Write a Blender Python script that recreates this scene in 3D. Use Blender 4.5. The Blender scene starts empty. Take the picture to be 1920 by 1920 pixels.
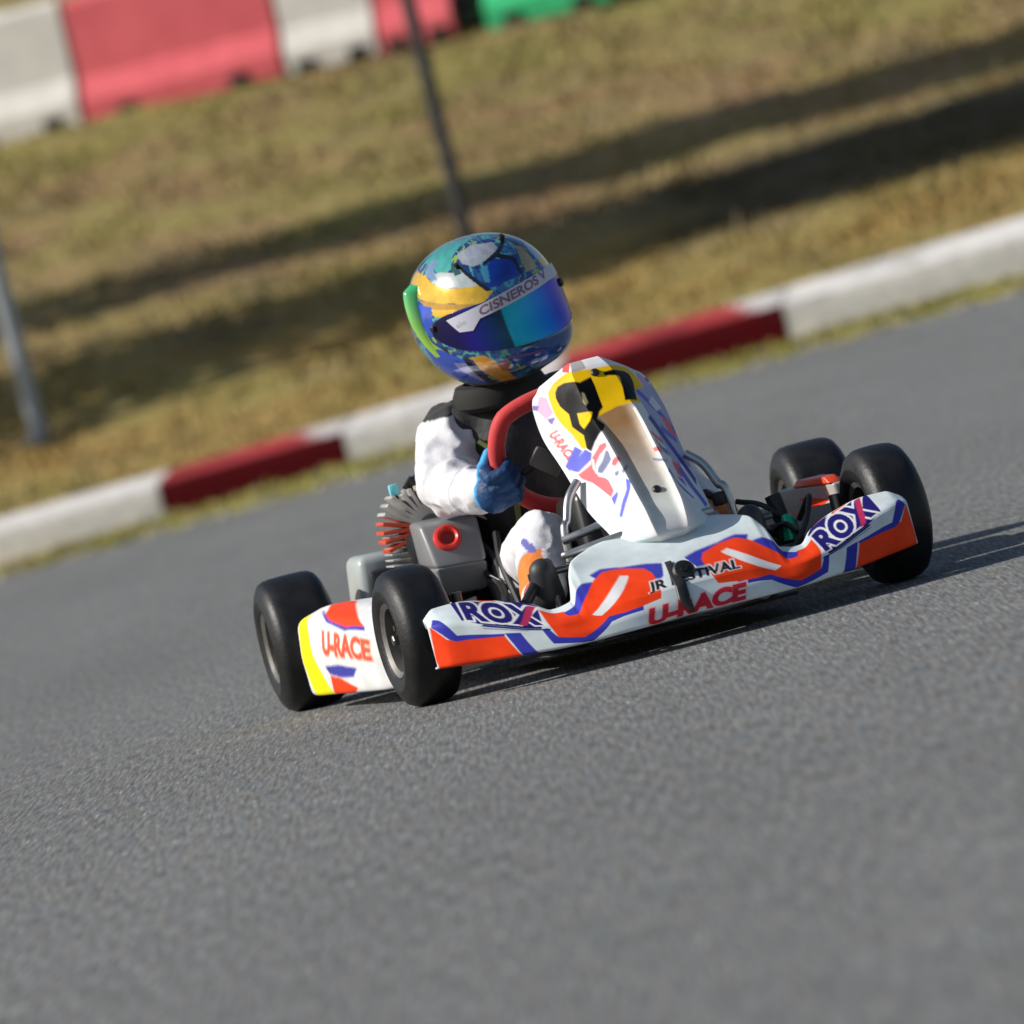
import bpy, bmesh, math, random
import numpy as np
from mathutils import Vector, Matrix, noise as mnoise

random.seed(7); RNG = np.random.default_rng(11)
SC = bpy.context.scene
COL = SC.collection
R = math.radians

# ---------------------------------------------------------------- camera, world, sun, exposure
TGT = np.array([0.1478, 0.0, 0.2932]); AZ, EL, ROLL, DIST, FPX = 0.1720, 0.0316, -0.2469, 14.0188, 13627.4
DV = np.array([math.sin(AZ)*math.cos(EL), math.cos(AZ)*math.cos(EL), math.sin(EL)])
CAMP = TGT + DIST*DV
_fw = -DV; _r = np.cross(_fw, [0, 0, 1.]); _r /= np.linalg.norm(_r); _u = np.cross(_r, _fw)
_R = math.cos(ROLL)*_r + math.sin(ROLL)*_u; _U = -math.sin(ROLL)*_r + math.cos(ROLL)*_u
cam = bpy.data.cameras.new('camera'); camo = bpy.data.objects.new('camera', cam); COL.objects.link(camo)
camo.matrix_world = Matrix(((_R[0], _U[0], -_fw[0], CAMP[0]), (_R[1], _U[1], -_fw[1], CAMP[1]), (_R[2], _U[2], -_fw[2], CAMP[2]), (0, 0, 0, 1)))
cam.sensor_width = 36; cam.lens = FPX/1920*36; cam.clip_start = .5; cam.clip_end = 3000
cam.dof.use_dof = True; cam.dof.focus_distance = 13.45; cam.dof.aperture_fstop = 5.2; cam.dof.aperture_blades = 0
SC.camera = camo

# horizontal frame of the place: u to the right, v away from the camera
FF = np.array([_fw[0], _fw[1]]); FF /= np.linalg.norm(FF); RR = np.array([FF[1], -FF[0]])
def G(u, v): return np.stack([CAMP[0]+u*RR[0]+v*FF[0], CAMP[1]+u*RR[1]+v*FF[1]], -1)

SUN_EL, SUN_FRONT = R(34), R(4)
sh = -RR*math.cos(SUN_FRONT) - FF*math.sin(SUN_FRONT)          # horizontal direction towards the sun
SD = Vector((sh[0]*math.cos(SUN_EL), sh[1]*math.cos(SUN_EL), math.sin(SUN_EL)))
w = bpy.data.worlds.new('World'); SC.world = w; w.use_nodes = True
nt = w.node_tree; nt.nodes.clear()
sky = nt.nodes.new('ShaderNodeTexSky'); sky.sky_type = 'NISHITA'; sky.sun_disc = False
sky.sun_elevation = SUN_EL; sky.sun_rotation = math.atan2(SD.x, SD.y); sky.dust_density = 1.2; sky.ozone_density = 1.0
bg = nt.nodes.new('ShaderNodeBackground'); bg.inputs['Strength'].default_value = .085
wo = nt.nodes.new('ShaderNodeOutputWorld'); nt.links.new(sky.outputs[0], bg.inputs[0]); nt.links.new(bg.outputs[0], wo.inputs[0])
sl = bpy.data.lights.new('sun', 'SUN'); sl.energy = 4.9; sl.angle = R(.5); sl.color = (1, .955, .88)
so = bpy.data.objects.new('sun', sl); COL.objects.link(so); so.rotation_euler = SD.to_track_quat('Z', 'Y').to_euler(); so.location = (6, 2, 8)
vs = SC.view_settings; vs.view_transform = 'Standard'; vs.look = 'None'; vs.gamma = 1; vs.use_curve_mapping = False; vs.exposure = 0.0

# ---------------------------------------------------------------- helpers
MATS = {}
def mat(name, col=(.5, .5, .5), rough=.5, metal=0., coat=0., spec=.5, attr=None, var=0., vscale=8., bump=0., bscale=60., sheen=0.):
    if name in MATS: return MATS[name]
    m = bpy.data.materials.new(name); m.use_nodes = True; n = m.node_tree.nodes; l = m.node_tree.links
    b = n['Principled BSDF']; b.inputs['Roughness'].default_value = rough; b.inputs['Metallic'].default_value = metal
    b.inputs['Coat Weight'].default_value = coat; b.inputs['Coat Roughness'].default_value = .06; b.inputs['Specular IOR Level'].default_value = spec
    if sheen: b.inputs['Sheen Weight'].default_value = sheen
    b.inputs['Base Color'].default_value = (*col, 1); src = None
    tc = n.new('ShaderNodeTexCoord')
    if attr:
        a = n.new('ShaderNodeAttribute'); a.attribute_name = attr; src = a.outputs['Color']
    if var > 0:
        t = n.new('ShaderNodeTexNoise'); t.inputs['Scale'].default_value = vscale; t.inputs['Detail'].default_value = 5; l.new(tc.outputs['Object'], t.inputs['Vector'])
        mr = n.new('ShaderNodeMapRange'); mr.inputs[1].default_value = .3; mr.inputs[2].default_value = .7; mr.inputs[3].default_value = 1-var; mr.inputs[4].default_value = 1+var*.6
        l.new(t.outputs[0], mr.inputs[0])
        mx = n.new('ShaderNodeMix'); mx.data_type = 'RGBA'; mx.blend_type = 'MULTIPLY'; mx.inputs[0].default_value = 1
        if src: l.new(src, mx.inputs[6])
        else: mx.inputs[6].default_value = (*col, 1)
        l.new(mr.outputs[0], mx.inputs[7]); src = mx.outputs[2]
        r2 = n.new('ShaderNodeMapRange'); r2.inputs[1].default_value = .3; r2.inputs[2].default_value = .7; r2.inputs[3].default_value = max(0, rough-.08); r2.inputs[4].default_value = min(1, rough+.12)
        l.new(t.outputs[0], r2.inputs[0]); l.new(r2.outputs[0], b.inputs['Roughness'])
    if src: l.new(src, b.inputs['Base Color'])
    if bump > 0:
        t2 = n.new('ShaderNodeTexNoise'); t2.inputs['Scale'].default_value = bscale; t2.inputs['Detail'].default_value = 4; l.new(tc.outputs['Object'], t2.inputs['Vector'])
        bp = n.new('ShaderNodeBump'); bp.inputs['Strength'].default_value = bump; bp.inputs['Distance'].default_value = .01; l.new(t2.outputs[0], bp.inputs['Height']); l.new(bp.outputs[0], b.inputs['Normal'])
    MATS[name] = m
    return m

def obj(name, me, m=None, parent=None, loc=None):
    o = bpy.data.objects.new(name, me); COL.objects.link(o)
    if m is not None and len(me.materials) == 0: me.materials.append(m)
    if parent is not None: o.parent = parent
    if loc is not None: o.location = loc
    return o
def mesh(name, V, F, smooth=True, cols=None):
    me = bpy.data.meshes.new(name); me.from_pydata([tuple(map(float, v)) for v in V], [], [tuple(map(int, f)) for f in F]); me.update()
    me.polygons.foreach_set('use_smooth', [smooth]*len(me.polygons))
    if cols is not None: setcol(me, cols)
    return me
def setcol(me, cols):
    at = me.color_attributes.new('paint', 'FLOAT_COLOR', 'POINT')
    c = np.ones((len(me.vertices), 4), np.float32); c[:, :3] = cols; at.data.foreach_set('color', c.ravel())
def gridmesh(name, P, cols=None, closeu=False):
    nu, nv = P.shape[:2]; V = P.reshape(-1, 3)
    i = np.arange(nu*nv).reshape(nu, nv)
    if closeu: i = np.concatenate([i, i[:1]], 0)
    F = np.stack([i[:-1, :-1], i[1:, :-1], i[1:, 1:], i[:-1, 1:]], -1).reshape(-1, 4)
    me = bpy.data.meshes.new(name); me.vertices.add(len(V)); me.vertices.foreach_set('co', V.astype(np.float32).ravel())
    me.loops.add(F.size); me.loops.foreach_set('vertex_index', F.astype(np.int32).ravel())
    me.polygons.add(len(F)); me.polygons.foreach_set('loop_start', np.arange(0, F.size, 4, dtype=np.int32)); me.update(calc_edges=True); me.validate()
    me.polygons.foreach_set('use_smooth', [True]*len(me.polygons))
    if cols is not None: setcol(me, cols.reshape(-1, 3))
    return me
def tag(o, label=None, cat=None, group=None, kind=None):
    if label: o['label'] = label
    if cat: o['category'] = cat
    if group: o['group'] = group
    if kind: o['kind'] = kind
    return o
def empty(name, loc=(0, 0, 0), rz=0):
    o = bpy.data.objects.new(name, None); COL.objects.link(o); o.location = loc; o.rotation_euler = (0, 0, rz); o.empty_display_size = .1
    return o
def catmull(P, n=8):
    P = [np.array(p, float) for p in P]
    if len(P) < 3: return np.array(P)
    Q = [2*P[0]-P[1]]+P+[2*P[-1]-P[-2]]; out = []
    for i in range(1, len(Q)-2):
        for k in range(n):
            t = k/n; a, b, c, d = Q[i-1], Q[i], Q[i+1], Q[i+2]
            out.append(.5*((2*b)+(-a+c)*t+(2*a-5*b+4*c-d)*t*t+(-a+3*b-3*c+d)*t**3))
    out.append(P[-1]); return np.array(out)
class MB:
    """collects shapes into one mesh"""
    def __init__(s): s.V = []; s.F = []
    def add(s, V, F):
        o = len(s.V); s.V += [tuple(v) for v in V]; s.F += [tuple(i+o for i in f) for f in F]; return s
    def tube(s, pts, r, seg=10, closed=False, curve=True):
        pts = catmull(pts) if (curve and not closed and len(pts) > 2) else np.array(pts, float)
        n = len(pts); rad = np.full(n, r) if np.isscalar(r) else np.interp(np.linspace(0, 1, n), np.linspace(0, 1, len(r)), r)
        V = []; nrm = None
        for i in range(n):
            t = (pts[(i+1) % n]-pts[i-1]) if closed else (pts[min(i+1, n-1)]-pts[max(i-1, 0)]); t = t/(np.linalg.norm(t)+1e-12)
            if nrm is None:
                nrm = np.cross(t, [0, 0, 1.]); 
                if np.linalg.norm(nrm) < .1: nrm = np.cross(t, [1., 0, 0])
            nrm = nrm - t*(nrm@t); nrm /= np.linalg.norm(nrm); b = np.cross(t, nrm)
            for k in range(seg):
                a = 2*math.pi*k/seg; V.append(pts[i]+rad[i]*(math.cos(a)*nrm+math.sin(a)*b))
        F = []
        for i in range(n if closed else n-1):
            for k in range(seg):
                a = i*seg+k; b_ = i*seg+(k+1) % seg; j = ((i+1) % n)*seg; F.append((a, b_, j+(k+1) % seg, j+k))
        if not closed: F += [tuple(range(seg))[::-1], tuple(range((n-1)*seg, n*seg))]
        return s.add(V, F)
    def box(s, lo, hi, bev=.004, M=None):
        bm = bmesh.new(); bmesh.ops.create_cube(bm, size=1)
        lo = np.array(lo, float); hi = np.array(hi, float); c = (lo+hi)/2; d = hi-lo
        for v in bm.verts: v.co = Vector((c[0]+v.co.x*d[0], c[1]+v.co.y*d[1], c[2]+v.co.z*d[2]))
        if bev: bmesh.ops.bevel(bm, geom=bm.edges[:], offset=min(bev, .45*min(d)), segments=2, affect='EDGES', profile=.5)
        if M is not None: bm.transform(M)
        bm.verts.index_update(); s.add([v.co[:] for v in bm.verts], [[v.index for v in f.verts] for f in bm.faces]); bm.free(); return s
    def hull8(s, pts, bev=.006):
        """eight corners: bottom four (ccw) then top four"""
        bm = bmesh.new(); v = [bm.verts.new(p) for p in pts]
        for f in ((3, 2, 1, 0), (4, 5, 6, 7), (0, 1, 5, 4), (1, 2, 6, 5), (2, 3, 7, 6), (3, 0, 4, 7)): bm.faces.new([v[i] for i in f])
        bmesh.ops.recalc_face_normals(bm, faces=bm.faces[:])
        if bev: bmesh.ops.bevel(bm, geom=bm.edges[:], offset=bev, segments=3, affect='EDGES', profile=.5)
        bm.verts.index_update(); s.add([q.co[:] for q in bm.verts], [[q.index for q in f.verts] for f in bm.faces]); bm.free(); return s
    def prism(s, poly, d0, d1, fn):
        """poly in 2-D, fn(a, b, d) -> xyz"""
        n = len(poly); V = [fn(a, b, d0) for a, b in poly]+[fn(a, b, d1) for a, b in poly]
        F = [tuple(range(n))[::-1], tuple(range(n, 2*n))]+[(i, (i+1) % n, n+(i+1) % n, n+i) for i in range(n)]
        return s.add(V, F)
    def lathe(s, prof, seg=48, axis='x', cap=False):
        """prof: (axial, radius)"""
        V = []; n = len(prof)
        for k in range(seg):
            a = 2*math.pi*k/seg
            for (h, r) in prof:
                c, q = r*math.cos(a), r*math.sin(a)
                V.append((h, c, q) if axis == 'x' else (q, h, c) if axis == 'y' else (c, q, h))
        F = []
        for k in range(seg):
            for i in range(n-1): F.append((k*n+i, k*n+i+1, ((k+1) % seg)*n+i+1, ((k+1) % seg)*n+i))
        if cap: F += [tuple(k*n for k in range(seg))[::-1], tuple(k*n+n-1 for k in range(seg))]
        return s.add(V, F)
    def xf(s, M):
        s.V = [tuple(M @ Vector(v)) for v in s.V]; return s
    def build(s, name, m, parent=None, smooth=True, loc=None, auto=True):
        me = mesh(name, s.V, s.F, smooth)
        bm = bmesh.new(); bm.from_mesh(me); bmesh.ops.recalc_face_normals(bm, faces=bm.faces[:])
        if smooth and auto:
            for e in bm.edges:
                if len(e.link_faces) == 2 and e.calc_face_angle(0) > R(38): e.smooth = False
        bm.to_mesh(me); bm.free()
        return obj(name, me, m, parent, loc)

def blob(name, parts, m, parent, voxel=.006, smooth=3, wrinkle=0., wscale=30., colf=None, off=0., wfade=None):
    """one continuous body: union of tapered capsules, voxel-remeshed and relaxed. parts: (p, q, rp, rq)"""
    b = MB()
    for (p, q, rp, rq) in parts:
        p = np.array(p, float); q = np.array(q, float); rp += off; rq += off
        d = q-p; L = np.linalg.norm(d); d = d/L if L > 1e-9 else np.array([0, 0, 1.])
        pts = []; rad = []
        for a in np.linspace(-1.45, 0, 7): pts.append(p+d*rp*math.sin(a)); rad.append(rp*math.cos(a))
        for a in np.linspace(0, 1.45, 7): pts.append(q+d*rq*math.sin(a)); rad.append(rq*math.cos(a))
        V = []; t = d; nrm = np.cross(t, [0, 0, 1.]); 
        if np.linalg.norm(nrm) < .1: nrm = np.cross(t, [1., 0, 0])
        nrm /= np.linalg.norm(nrm); bb = np.cross(t, nrm); seg = 20
        for c, r_ in zip(pts, rad):
            for k in range(seg):
                a = 2*math.pi*k/seg; V.append(c+r_*(math.cos(a)*nrm+math.sin(a)*bb))
        F = [(i*seg+k, i*seg+(k+1) % seg, (i+1)*seg+(k+1) % seg, (i+1)*seg+k) for i in range(len(pts)-1) for k in range(seg)]
        F += [tuple(range(seg))[::-1], tuple(range((len(pts)-1)*seg, len(pts)*seg))]
        b.add(V, F)
    me = mesh('tmp', b.V, b.F); 
    bm = bmesh.new(); bm.from_mesh(me); bmesh.ops.recalc_face_normals(bm, faces=bm.faces[:]); bm.to_mesh(me); bm.free()
    o = bpy.data.objects.new('tmp', me); COL.objects.link(o)
    md = o.modifiers.new('r', 'REMESH'); md.mode = 'VOXEL'; md.voxel_size = voxel
    ms = o.modifiers.new('s', 'SMOOTH'); ms.factor = .5; ms.iterations = smooth*3
    dg = bpy.context.evaluated_depsgraph_get(); dg.update()
    me2 = bpy.data.meshes.new_from_object(o.evaluated_get(dg)); me2.name = name
    bpy.data.objects.remove(o); bpy.data.meshes.remove(me)
    n = len(me2.vertices); co = np.empty(n*3, np.float32); me2.vertices.foreach_get('co', co); co = co.reshape(-1, 3)
    if wrinkle:
        no = np.empty(n*3, np.float32); me2.vertices.foreach_get('normal', no); no = no.reshape(-1, 3)
        dsp = np.array([wrinkle*(.35*mnoise.noise(Vector(c)*wscale*2.6)+.9-1.8*abs(mnoise.noise(Vector((c[0]*wscale, c[1]*wscale*.6, c[2]*wscale)) + Vector((3.1, 1.7, mnoise.noise(Vector(c)*9)*1.5))))) for c in co])
        if wfade is not None: dsp = dsp*wfade(co)
        co = co + no*dsp[:, None]; me2.vertices.foreach_set('co', co.ravel())
    me2.polygons.foreach_set('use_smooth', [True]*len(me2.polygons)); me2.update()
    if colf is not None: setcol(me2, colf(co))
    me2.materials.clear()
    return obj(name, me2, m, parent)

# ---- painting in a surface's own coordinates
def inpoly(a, b, poly):
    c = np.zeros(a.shape, bool); n = len(poly)
    for i in range(n):
        x1, y1 = poly[i]; x2, y2 = poly[(i+1) % n]
        if y1 == y2: continue
        m = ((y1 > b) != (y2 > b)) & (a < (x2-x1)*(b-y1)/(y2-y1)+x1); c ^= m
    return c
def paint(C, A, B, art, pal, mirror=False):
    for k, poly in art:
        if k not in pal: continue
        C[inpoly(A, B, poly)] = pal[k]
        if mirror: C[inpoly(-A, B, poly)] = pal[k]
_TX = {}
def glyphs(s, bold):
    if (s, bold) in _TX: return _TX[(s, bold)]
    cu = bpy.data.curves.new('t', 'FONT'); cu.body = s; cu.offset = bold; cu.resolution_u = 4
    o = bpy.data.objects.new('t', cu); COL.objects.link(o); dg = bpy.context.evaluated_depsgraph_get(); dg.update()
    me = bpy.data.meshes.new_from_object(o.evaluated_get(dg)); me.calc_loop_triangles()
    v = np.array([x.co[:2] for x in me.vertices]); t = np.array([x.vertices[:] for x in me.loop_triangles])
    bpy.data.objects.remove(o); bpy.data.curves.remove(cu); bpy.data.meshes.remove(me)
    _TX[(s, bold)] = (v, t); return v, t
def text(C, A, B, s, quad, col, bold=.03, outline=None, obold=.09, italic=0.):
    p0, p1, p2, p3 = [np.array(p, float) for p in quad]
    ex = ((p1-p0)+(p2-p3))/2; ey = ((p3-p0)+(p2-p1))/2; o = (p0+p1+p2+p3)/4-ex/2-ey/2
    M = np.linalg.inv(np.stack([ex, ey], 1)); D = np.stack([A-o[0], B-o[1]], -1) @ M.T
    v0, _ = glyphs(s, bold); lo, hi = v0.min(0), v0.max(0)
    X = lo[0]+D[..., 0]*(hi[0]-lo[0]); Y = hi[1]-D[..., 1]*(hi[1]-lo[1]); X = X - italic*(Y-lo[1])
    m0 = (np.abs(D[..., 0]-.5) < .62) & (np.abs(D[..., 1]-.5) < .8)
    for bd, cl in ([(obold, outline)] if outline is not None else [])+[(bold, col)]:
        v, T = glyphs(s, bd); idx = np.where(m0); xs, ys = X[idx], Y[idx]; hit = np.zeros(xs.shape, bool)
        for t in T:
            a, b, c = v[t]; d = (b[1]-c[1])*(a[0]-c[0])+(c[0]-b[0])*(a[1]-c[1])
            if abs(d) < 1e-12: continue
            l1 = ((b[1]-c[1])*(xs-c[0])+(c[0]-b[0])*(ys-c[1]))/d; l2 = ((c[1]-a[1])*(xs-c[0])+(a[0]-c[0])*(ys-c[1]))/d
            hit |= (l1 >= 0) & (l2 >= 0) & (l1+l2 <= 1)
        C[idx[0][hit], idx[1][hit]] = cl
def lin(r, g, b): return tuple(((c/255+.055)/1.055)**2.4 if c > 10 else c/3294.6 for c in (r, g, b))
# ---------------------------------------------------------------- body surfaces (pure functions)
def ip(x, pts):
    """smooth monotone-ish interpolation through (x, y) pairs"""
    xs = np.array([p[0] for p in pts], float); ys = np.array([p[1] for p in pts], float)
    x = np.clip(np.asarray(x, float), xs[0], xs[-1])
    d = np.diff(ys)/np.diff(xs)
    m = np.zeros(len(xs)); m[1:-1] = np.where(d[:-1]*d[1:] > 0, 2*d[:-1]*d[1:]/(d[:-1]+d[1:]+1e-12), 0); m[0] = d[0]; m[-1] = d[-1]
    i = np.clip(np.searchsorted(xs, x, side='right')-1, 0, len(xs)-2)
    h = xs[i+1]-xs[i]; t = (x-xs[i])/h
    return ((1+2*t)*(1-t)**2*ys[i] + t*(1-t)**2*h*m[i] + t*t*(3-2*t)*ys[i+1] + t*t*(t-1)*h*m[i+1])

def bezrow(P, v):
    """P: list of control arrays (n,3) ; v in 0..len(P)-1 ; quadratic B-spline-like rounding through the control polygon"""
    P = np.stack(P, 0); k = P.shape[0]-1
    v = np.clip(v, 0, k)
    # blend piecewise linear with a smoothed version
    def lin(q):
        q = np.clip(q, 0, k); i = np.clip(np.floor(q).astype(int), 0, k-1); t = (q-i)[..., None]
        return P[i, np.arange(P.shape[1])]*(1-t) + P[i+1, np.arange(P.shape[1])]*t
    r = 0.22*np.clip(np.minimum(v, k-v)/0.22, 0, 1)
    out = 0
    ws = [(-1, .15), (-.5, .22), (0, .26), (.5, .22), (1, .15)]
    for o, w in ws: out = out + w*lin(v+o*r)
    return out

def bumper(x, v):
    """front fairing: x across (-.466..466), v 0 lip .. 5 folded rear edge"""
    a = np.abs(x)
    yf = ip(a, [(0, .80), (.1, .797), (.2, .782), (.3, .748), (.4, .697), (.44, .678), (.47, .650)])
    zb = ip(a, [(0, .056), (.2, .053), (.3, .057), (.47, .070)])
    zm = ip(a, [(0, .118), (.12, .114), (.2, .098), (.28, .108), (.35, .128), (.44, .150), (.47, .150)])
    ym = yf - ip(a, [(0, .018), (.15, .028), (.25, .014), (.47, .006)])
    zt = ip(a, [(0, .228), (.1, .222), (.14, .214), (.172, .203), (.188, .180), (.203, .134), (.24, .127), (.27, .146), (.33, .168), (.40, .181), (.44, .180), (.46, .168), (.47, .158)])
    yt = ip(a, [(0, .545), (.1, .57), (.14, .595), (.178, .630), (.208, .688), (.245, .680), (.28, .640), (.33, .605), (.40, .592), (.44, .597), (.47, .615)])
    Z = np.zeros_like
    mk = lambda y, z: np.stack([x, y, z], -1)
    inn = np.stack([x*.985, yt-.012, zt-.03], -1)
    P = [mk(yf-.03, zb-.002), mk(yf, zb), mk(yf-.004, zb+.45*(zm-zb)), mk(ym, zm), mk(yt, zt), inn]
    return bezrow(P, v)

def nassau(u, t):
    """front panel: u -1..1 across (u=+1 kart's right), t 0 nose bottom .. 1 top edge .. 1.25 rolled-over back edge"""
    t = np.asarray(t, float)
    yc = ip(t, [(0, .625), (.05, .640), (.12, .628), (.3, .57), (.55, .462), (.8, .372), (.93, .335), (1.0, .318), (1.08, .292), (1.25, .250)])
    zc = ip(t, [(0, .190), (.05, .205), (.12, .232), (.3, .290), (.55, .385), (.8, .472), (.93, .519), (1.0, .537), (1.08, .548), (1.25, .543)])
    w = ip(t, [(0, .060), (.05, .088), (.12, .100), (.3, .110), (.5, .115), (.7, .122), (.85, .118), (.95, .108), (1.0, .096), (1.1, .080), (1.25, .062)])
    sweep = ip(t, [(0, .035), (.12, .085), (.3, .13), (.6, .125), (.85, .10), (1.0, .07), (1.25, .015)])
    drop = ip(t, [(0, .0), (.12, .004), (.5, .012), (.85, .022), (1.0, .03), (1.25, .03)])
    a = np.abs(u)
    # central channel between two ridges, then the side facets
    rid = ip(t, [(0, 0), (.08, .004), (.2, .012), (.5, .013), (.68, .008), (.74, 0), (1.25, 0)])
    f = np.where(a < .34, 0*a, ((a-.34)/.66)**1.08)
    bump = rid*np.exp(-((a-.36)/.085)**2)
    x = u*w - .020 + ip(t, [(0, -.005), (.5, 0), (.85, .008), (1.0, .014), (1.25, .018)])
    y = yc - sweep*f + bump*.8
    z = zc - drop*f + bump*.6
    return np.stack([x, y, z], -1)

def sidepod(y, v, s=1):
    """side fairing: y -.29...25 ; v 0 bottom lip .. 4 inner top ; s=+1 right"""
    xo = ip(y, [(-.30, .545), (-.28, .572), (-.24, .574), (-.1, .555), (.1, .527), (.2, .508), (.26, .470)])
    zt = ip(y, [(-.30, .170), (-.27, .190), (-.2, .197), (-.1, .199), (.1, .190), (.26, .165)])
    zb = ip(y, [(-.30, .040), (-.28, .030), (.26, .030)])
    mk = lambda dx, z: np.stack([s*(xo+dx), y, z], -1)
    bul = ip(y, [(-.30, .0), (-.2, .010), (0, .014), (.26, .004)])
    P = [mk(-.03, zb), mk(0*y, zb+.004), mk(bul, zb+.5*(zt-zb)), mk(-.004+0*y, zt-.012), mk(-.06+0*y, zt+.004), mk(-.14+0*y, zt-.004)]
    return bezrow(P, v)

HC = np.array([.088, -.07, .681])     # helmet centre
HR = None
def rotm(yaw, pitch, roll):
    """helmet frame (X right, Y forward, Z up) -> kart frame"""
    cy, sy = math.cos(yaw), math.sin(yaw); cp, sp = math.cos(pitch), math.sin(pitch); cr, sr = math.cos(roll), math.sin(roll)
    Rz = np.array([[cy, -sy, 0], [sy, cy, 0], [0, 0, 1]]); Rx = np.array([[1, 0, 0], [0, cp, -sp], [0, sp, cp]]); Ry = np.array([[cr, 0, sr], [0, 1, 0], [-sr, 0, cr]])
    return Rz @ Ry @ Rx
HROT = rotm(math.radians(24), math.radians(-4), math.radians(7))
def helmet_local(lon, lat, off=0.0):
    """lon 0 = forward, + to wearer's right ; lat -90..90 ; full-face outline"""
    cl = np.cos(lat); 
    n = np.stack([np.sin(lon)*cl, np.cos(lon)*cl, np.sin(lat)], -1)
    p = 2.25
    ax = np.array([.137, .160, .150])
    k = (1e-12 + np.abs(n[..., 0]/ax[0])**p + np.abs(n[..., 1]/ax[1])**p + np.abs(n[..., 2]/ax[2])**p)**(-1/p)
    front = np.clip(np.cos(lon), 0, 1)
    low = np.clip(-np.sin(lat), 0, 1)
    # chin bar pushes forward and down, jaw tapers, back of the head rounder
    chin = .034*front**2*np.exp(-((lat+.50)/.30)**2)
    k = k + chin + off
    q = n*k[..., None]
    sidecut = 1 - .16*np.clip(-q[..., 2]/.14, 0, 1)**1.5
    q[..., 0] *= sidecut
    q[..., 1] *= np.where(q[..., 1] < 0, 1-.10*np.clip(-q[..., 2]/.14, 0, 1), 1)
    zmin = -.135 - .016*front
    q[..., 2] = np.where(q[..., 2] < zmin, zmin + (q[..., 2]-zmin)*.12, q[..., 2])
    return q
def helmet(lon, lat, off=0.0):
    return HC + helmet_local(lon, lat, off) @ HROT.T
# ---------------------------------------------------------------- end of body surfaces
BUMPER_ART = [
    ('OR',[(0.4623,2.952),(0.4399,2.289),(0.423,2.169),(0.3427,2.309),(0.3091,0.141),(0.3128,0.141),(0.3857,0.12),(0.4585,0.06),(0.466,1.446)]),
    ('BL',[(0.4529,3.333),(0.4436,3.173),(0.4212,2.39),(0.3409,2.41),(0.3427,2.289),(0.4249,2.149),(0.4361,2.269),(0.4604,2.912)]),
    ('BL',[(0.3409,2.43),(0.3147,2.45),(0.283,0.161),(0.283,0.141),(0.311,0.141),(0.3315,1.827)]),
    ('NV',[(0.4062,4.016),(0.3838,4.016),(0.3502,3.835),(0.2867,4.157),(0.2624,3.896),(0.2774,2.631),(0.382,2.892),(0.4062,3.032)]),
    ('OR',[(0.3633,4.016),(0.3166,4.016),(0.2848,4.016),(0.2867,4.157),(0.3502,3.835)]),
    ('WH',[(0.3315,4.016),(0.3241,4.016),(0.311,3.896),(0.3241,3.835)]),
    ('OR',[(0.2643,3.655),(0.2251,3.574),(0.2195,3.273),(0.2045,3.313),(0.1728,3.394),(0.1317,3.534),(0.0925,3.454),(0.0532,3.373),(0.0458,3.273),(0.0476,3.052),(0.0551,2.45),(0.0906,2.329),(0.1279,2.269),(0.156,2.39),(0.2083,1.546),(0.2531,1.948),(0.2643,3.032)]),
    ('BL',[(0.2774,2.61),(0.2662,2.631),(0.2531,1.948),(0.2083,1.546),(0.156,2.41),(0.1279,2.269),(0.0906,2.329),(0.0925,2.108),(0.1298,2.088),(0.1541,2.048),(0.197,0.984),(0.2643,1.486)]),
    ('BL',[(0.1728,3.534),(0.1541,3.454),(0.1746,3.333),(0.2064,3.233),(0.2213,3.273),(0.2269,3.514),(0.2008,3.635)]),
    ('BL',[(0.1541,3.574),(0.1317,3.574),(0.0925,3.474),(0.0476,3.414),(0.0215,3.353),(0.0327,3.153),(0.0476,3.072),(0.0476,3.253),(0.057,3.353),(0.0943,3.454),(0.1298,3.514),(0.1466,3.474)]),
    ('WH',[(0.1037,3.353),(0.0887,3.313),(0.1672,2.651),(0.1821,2.912)]),
]
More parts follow.
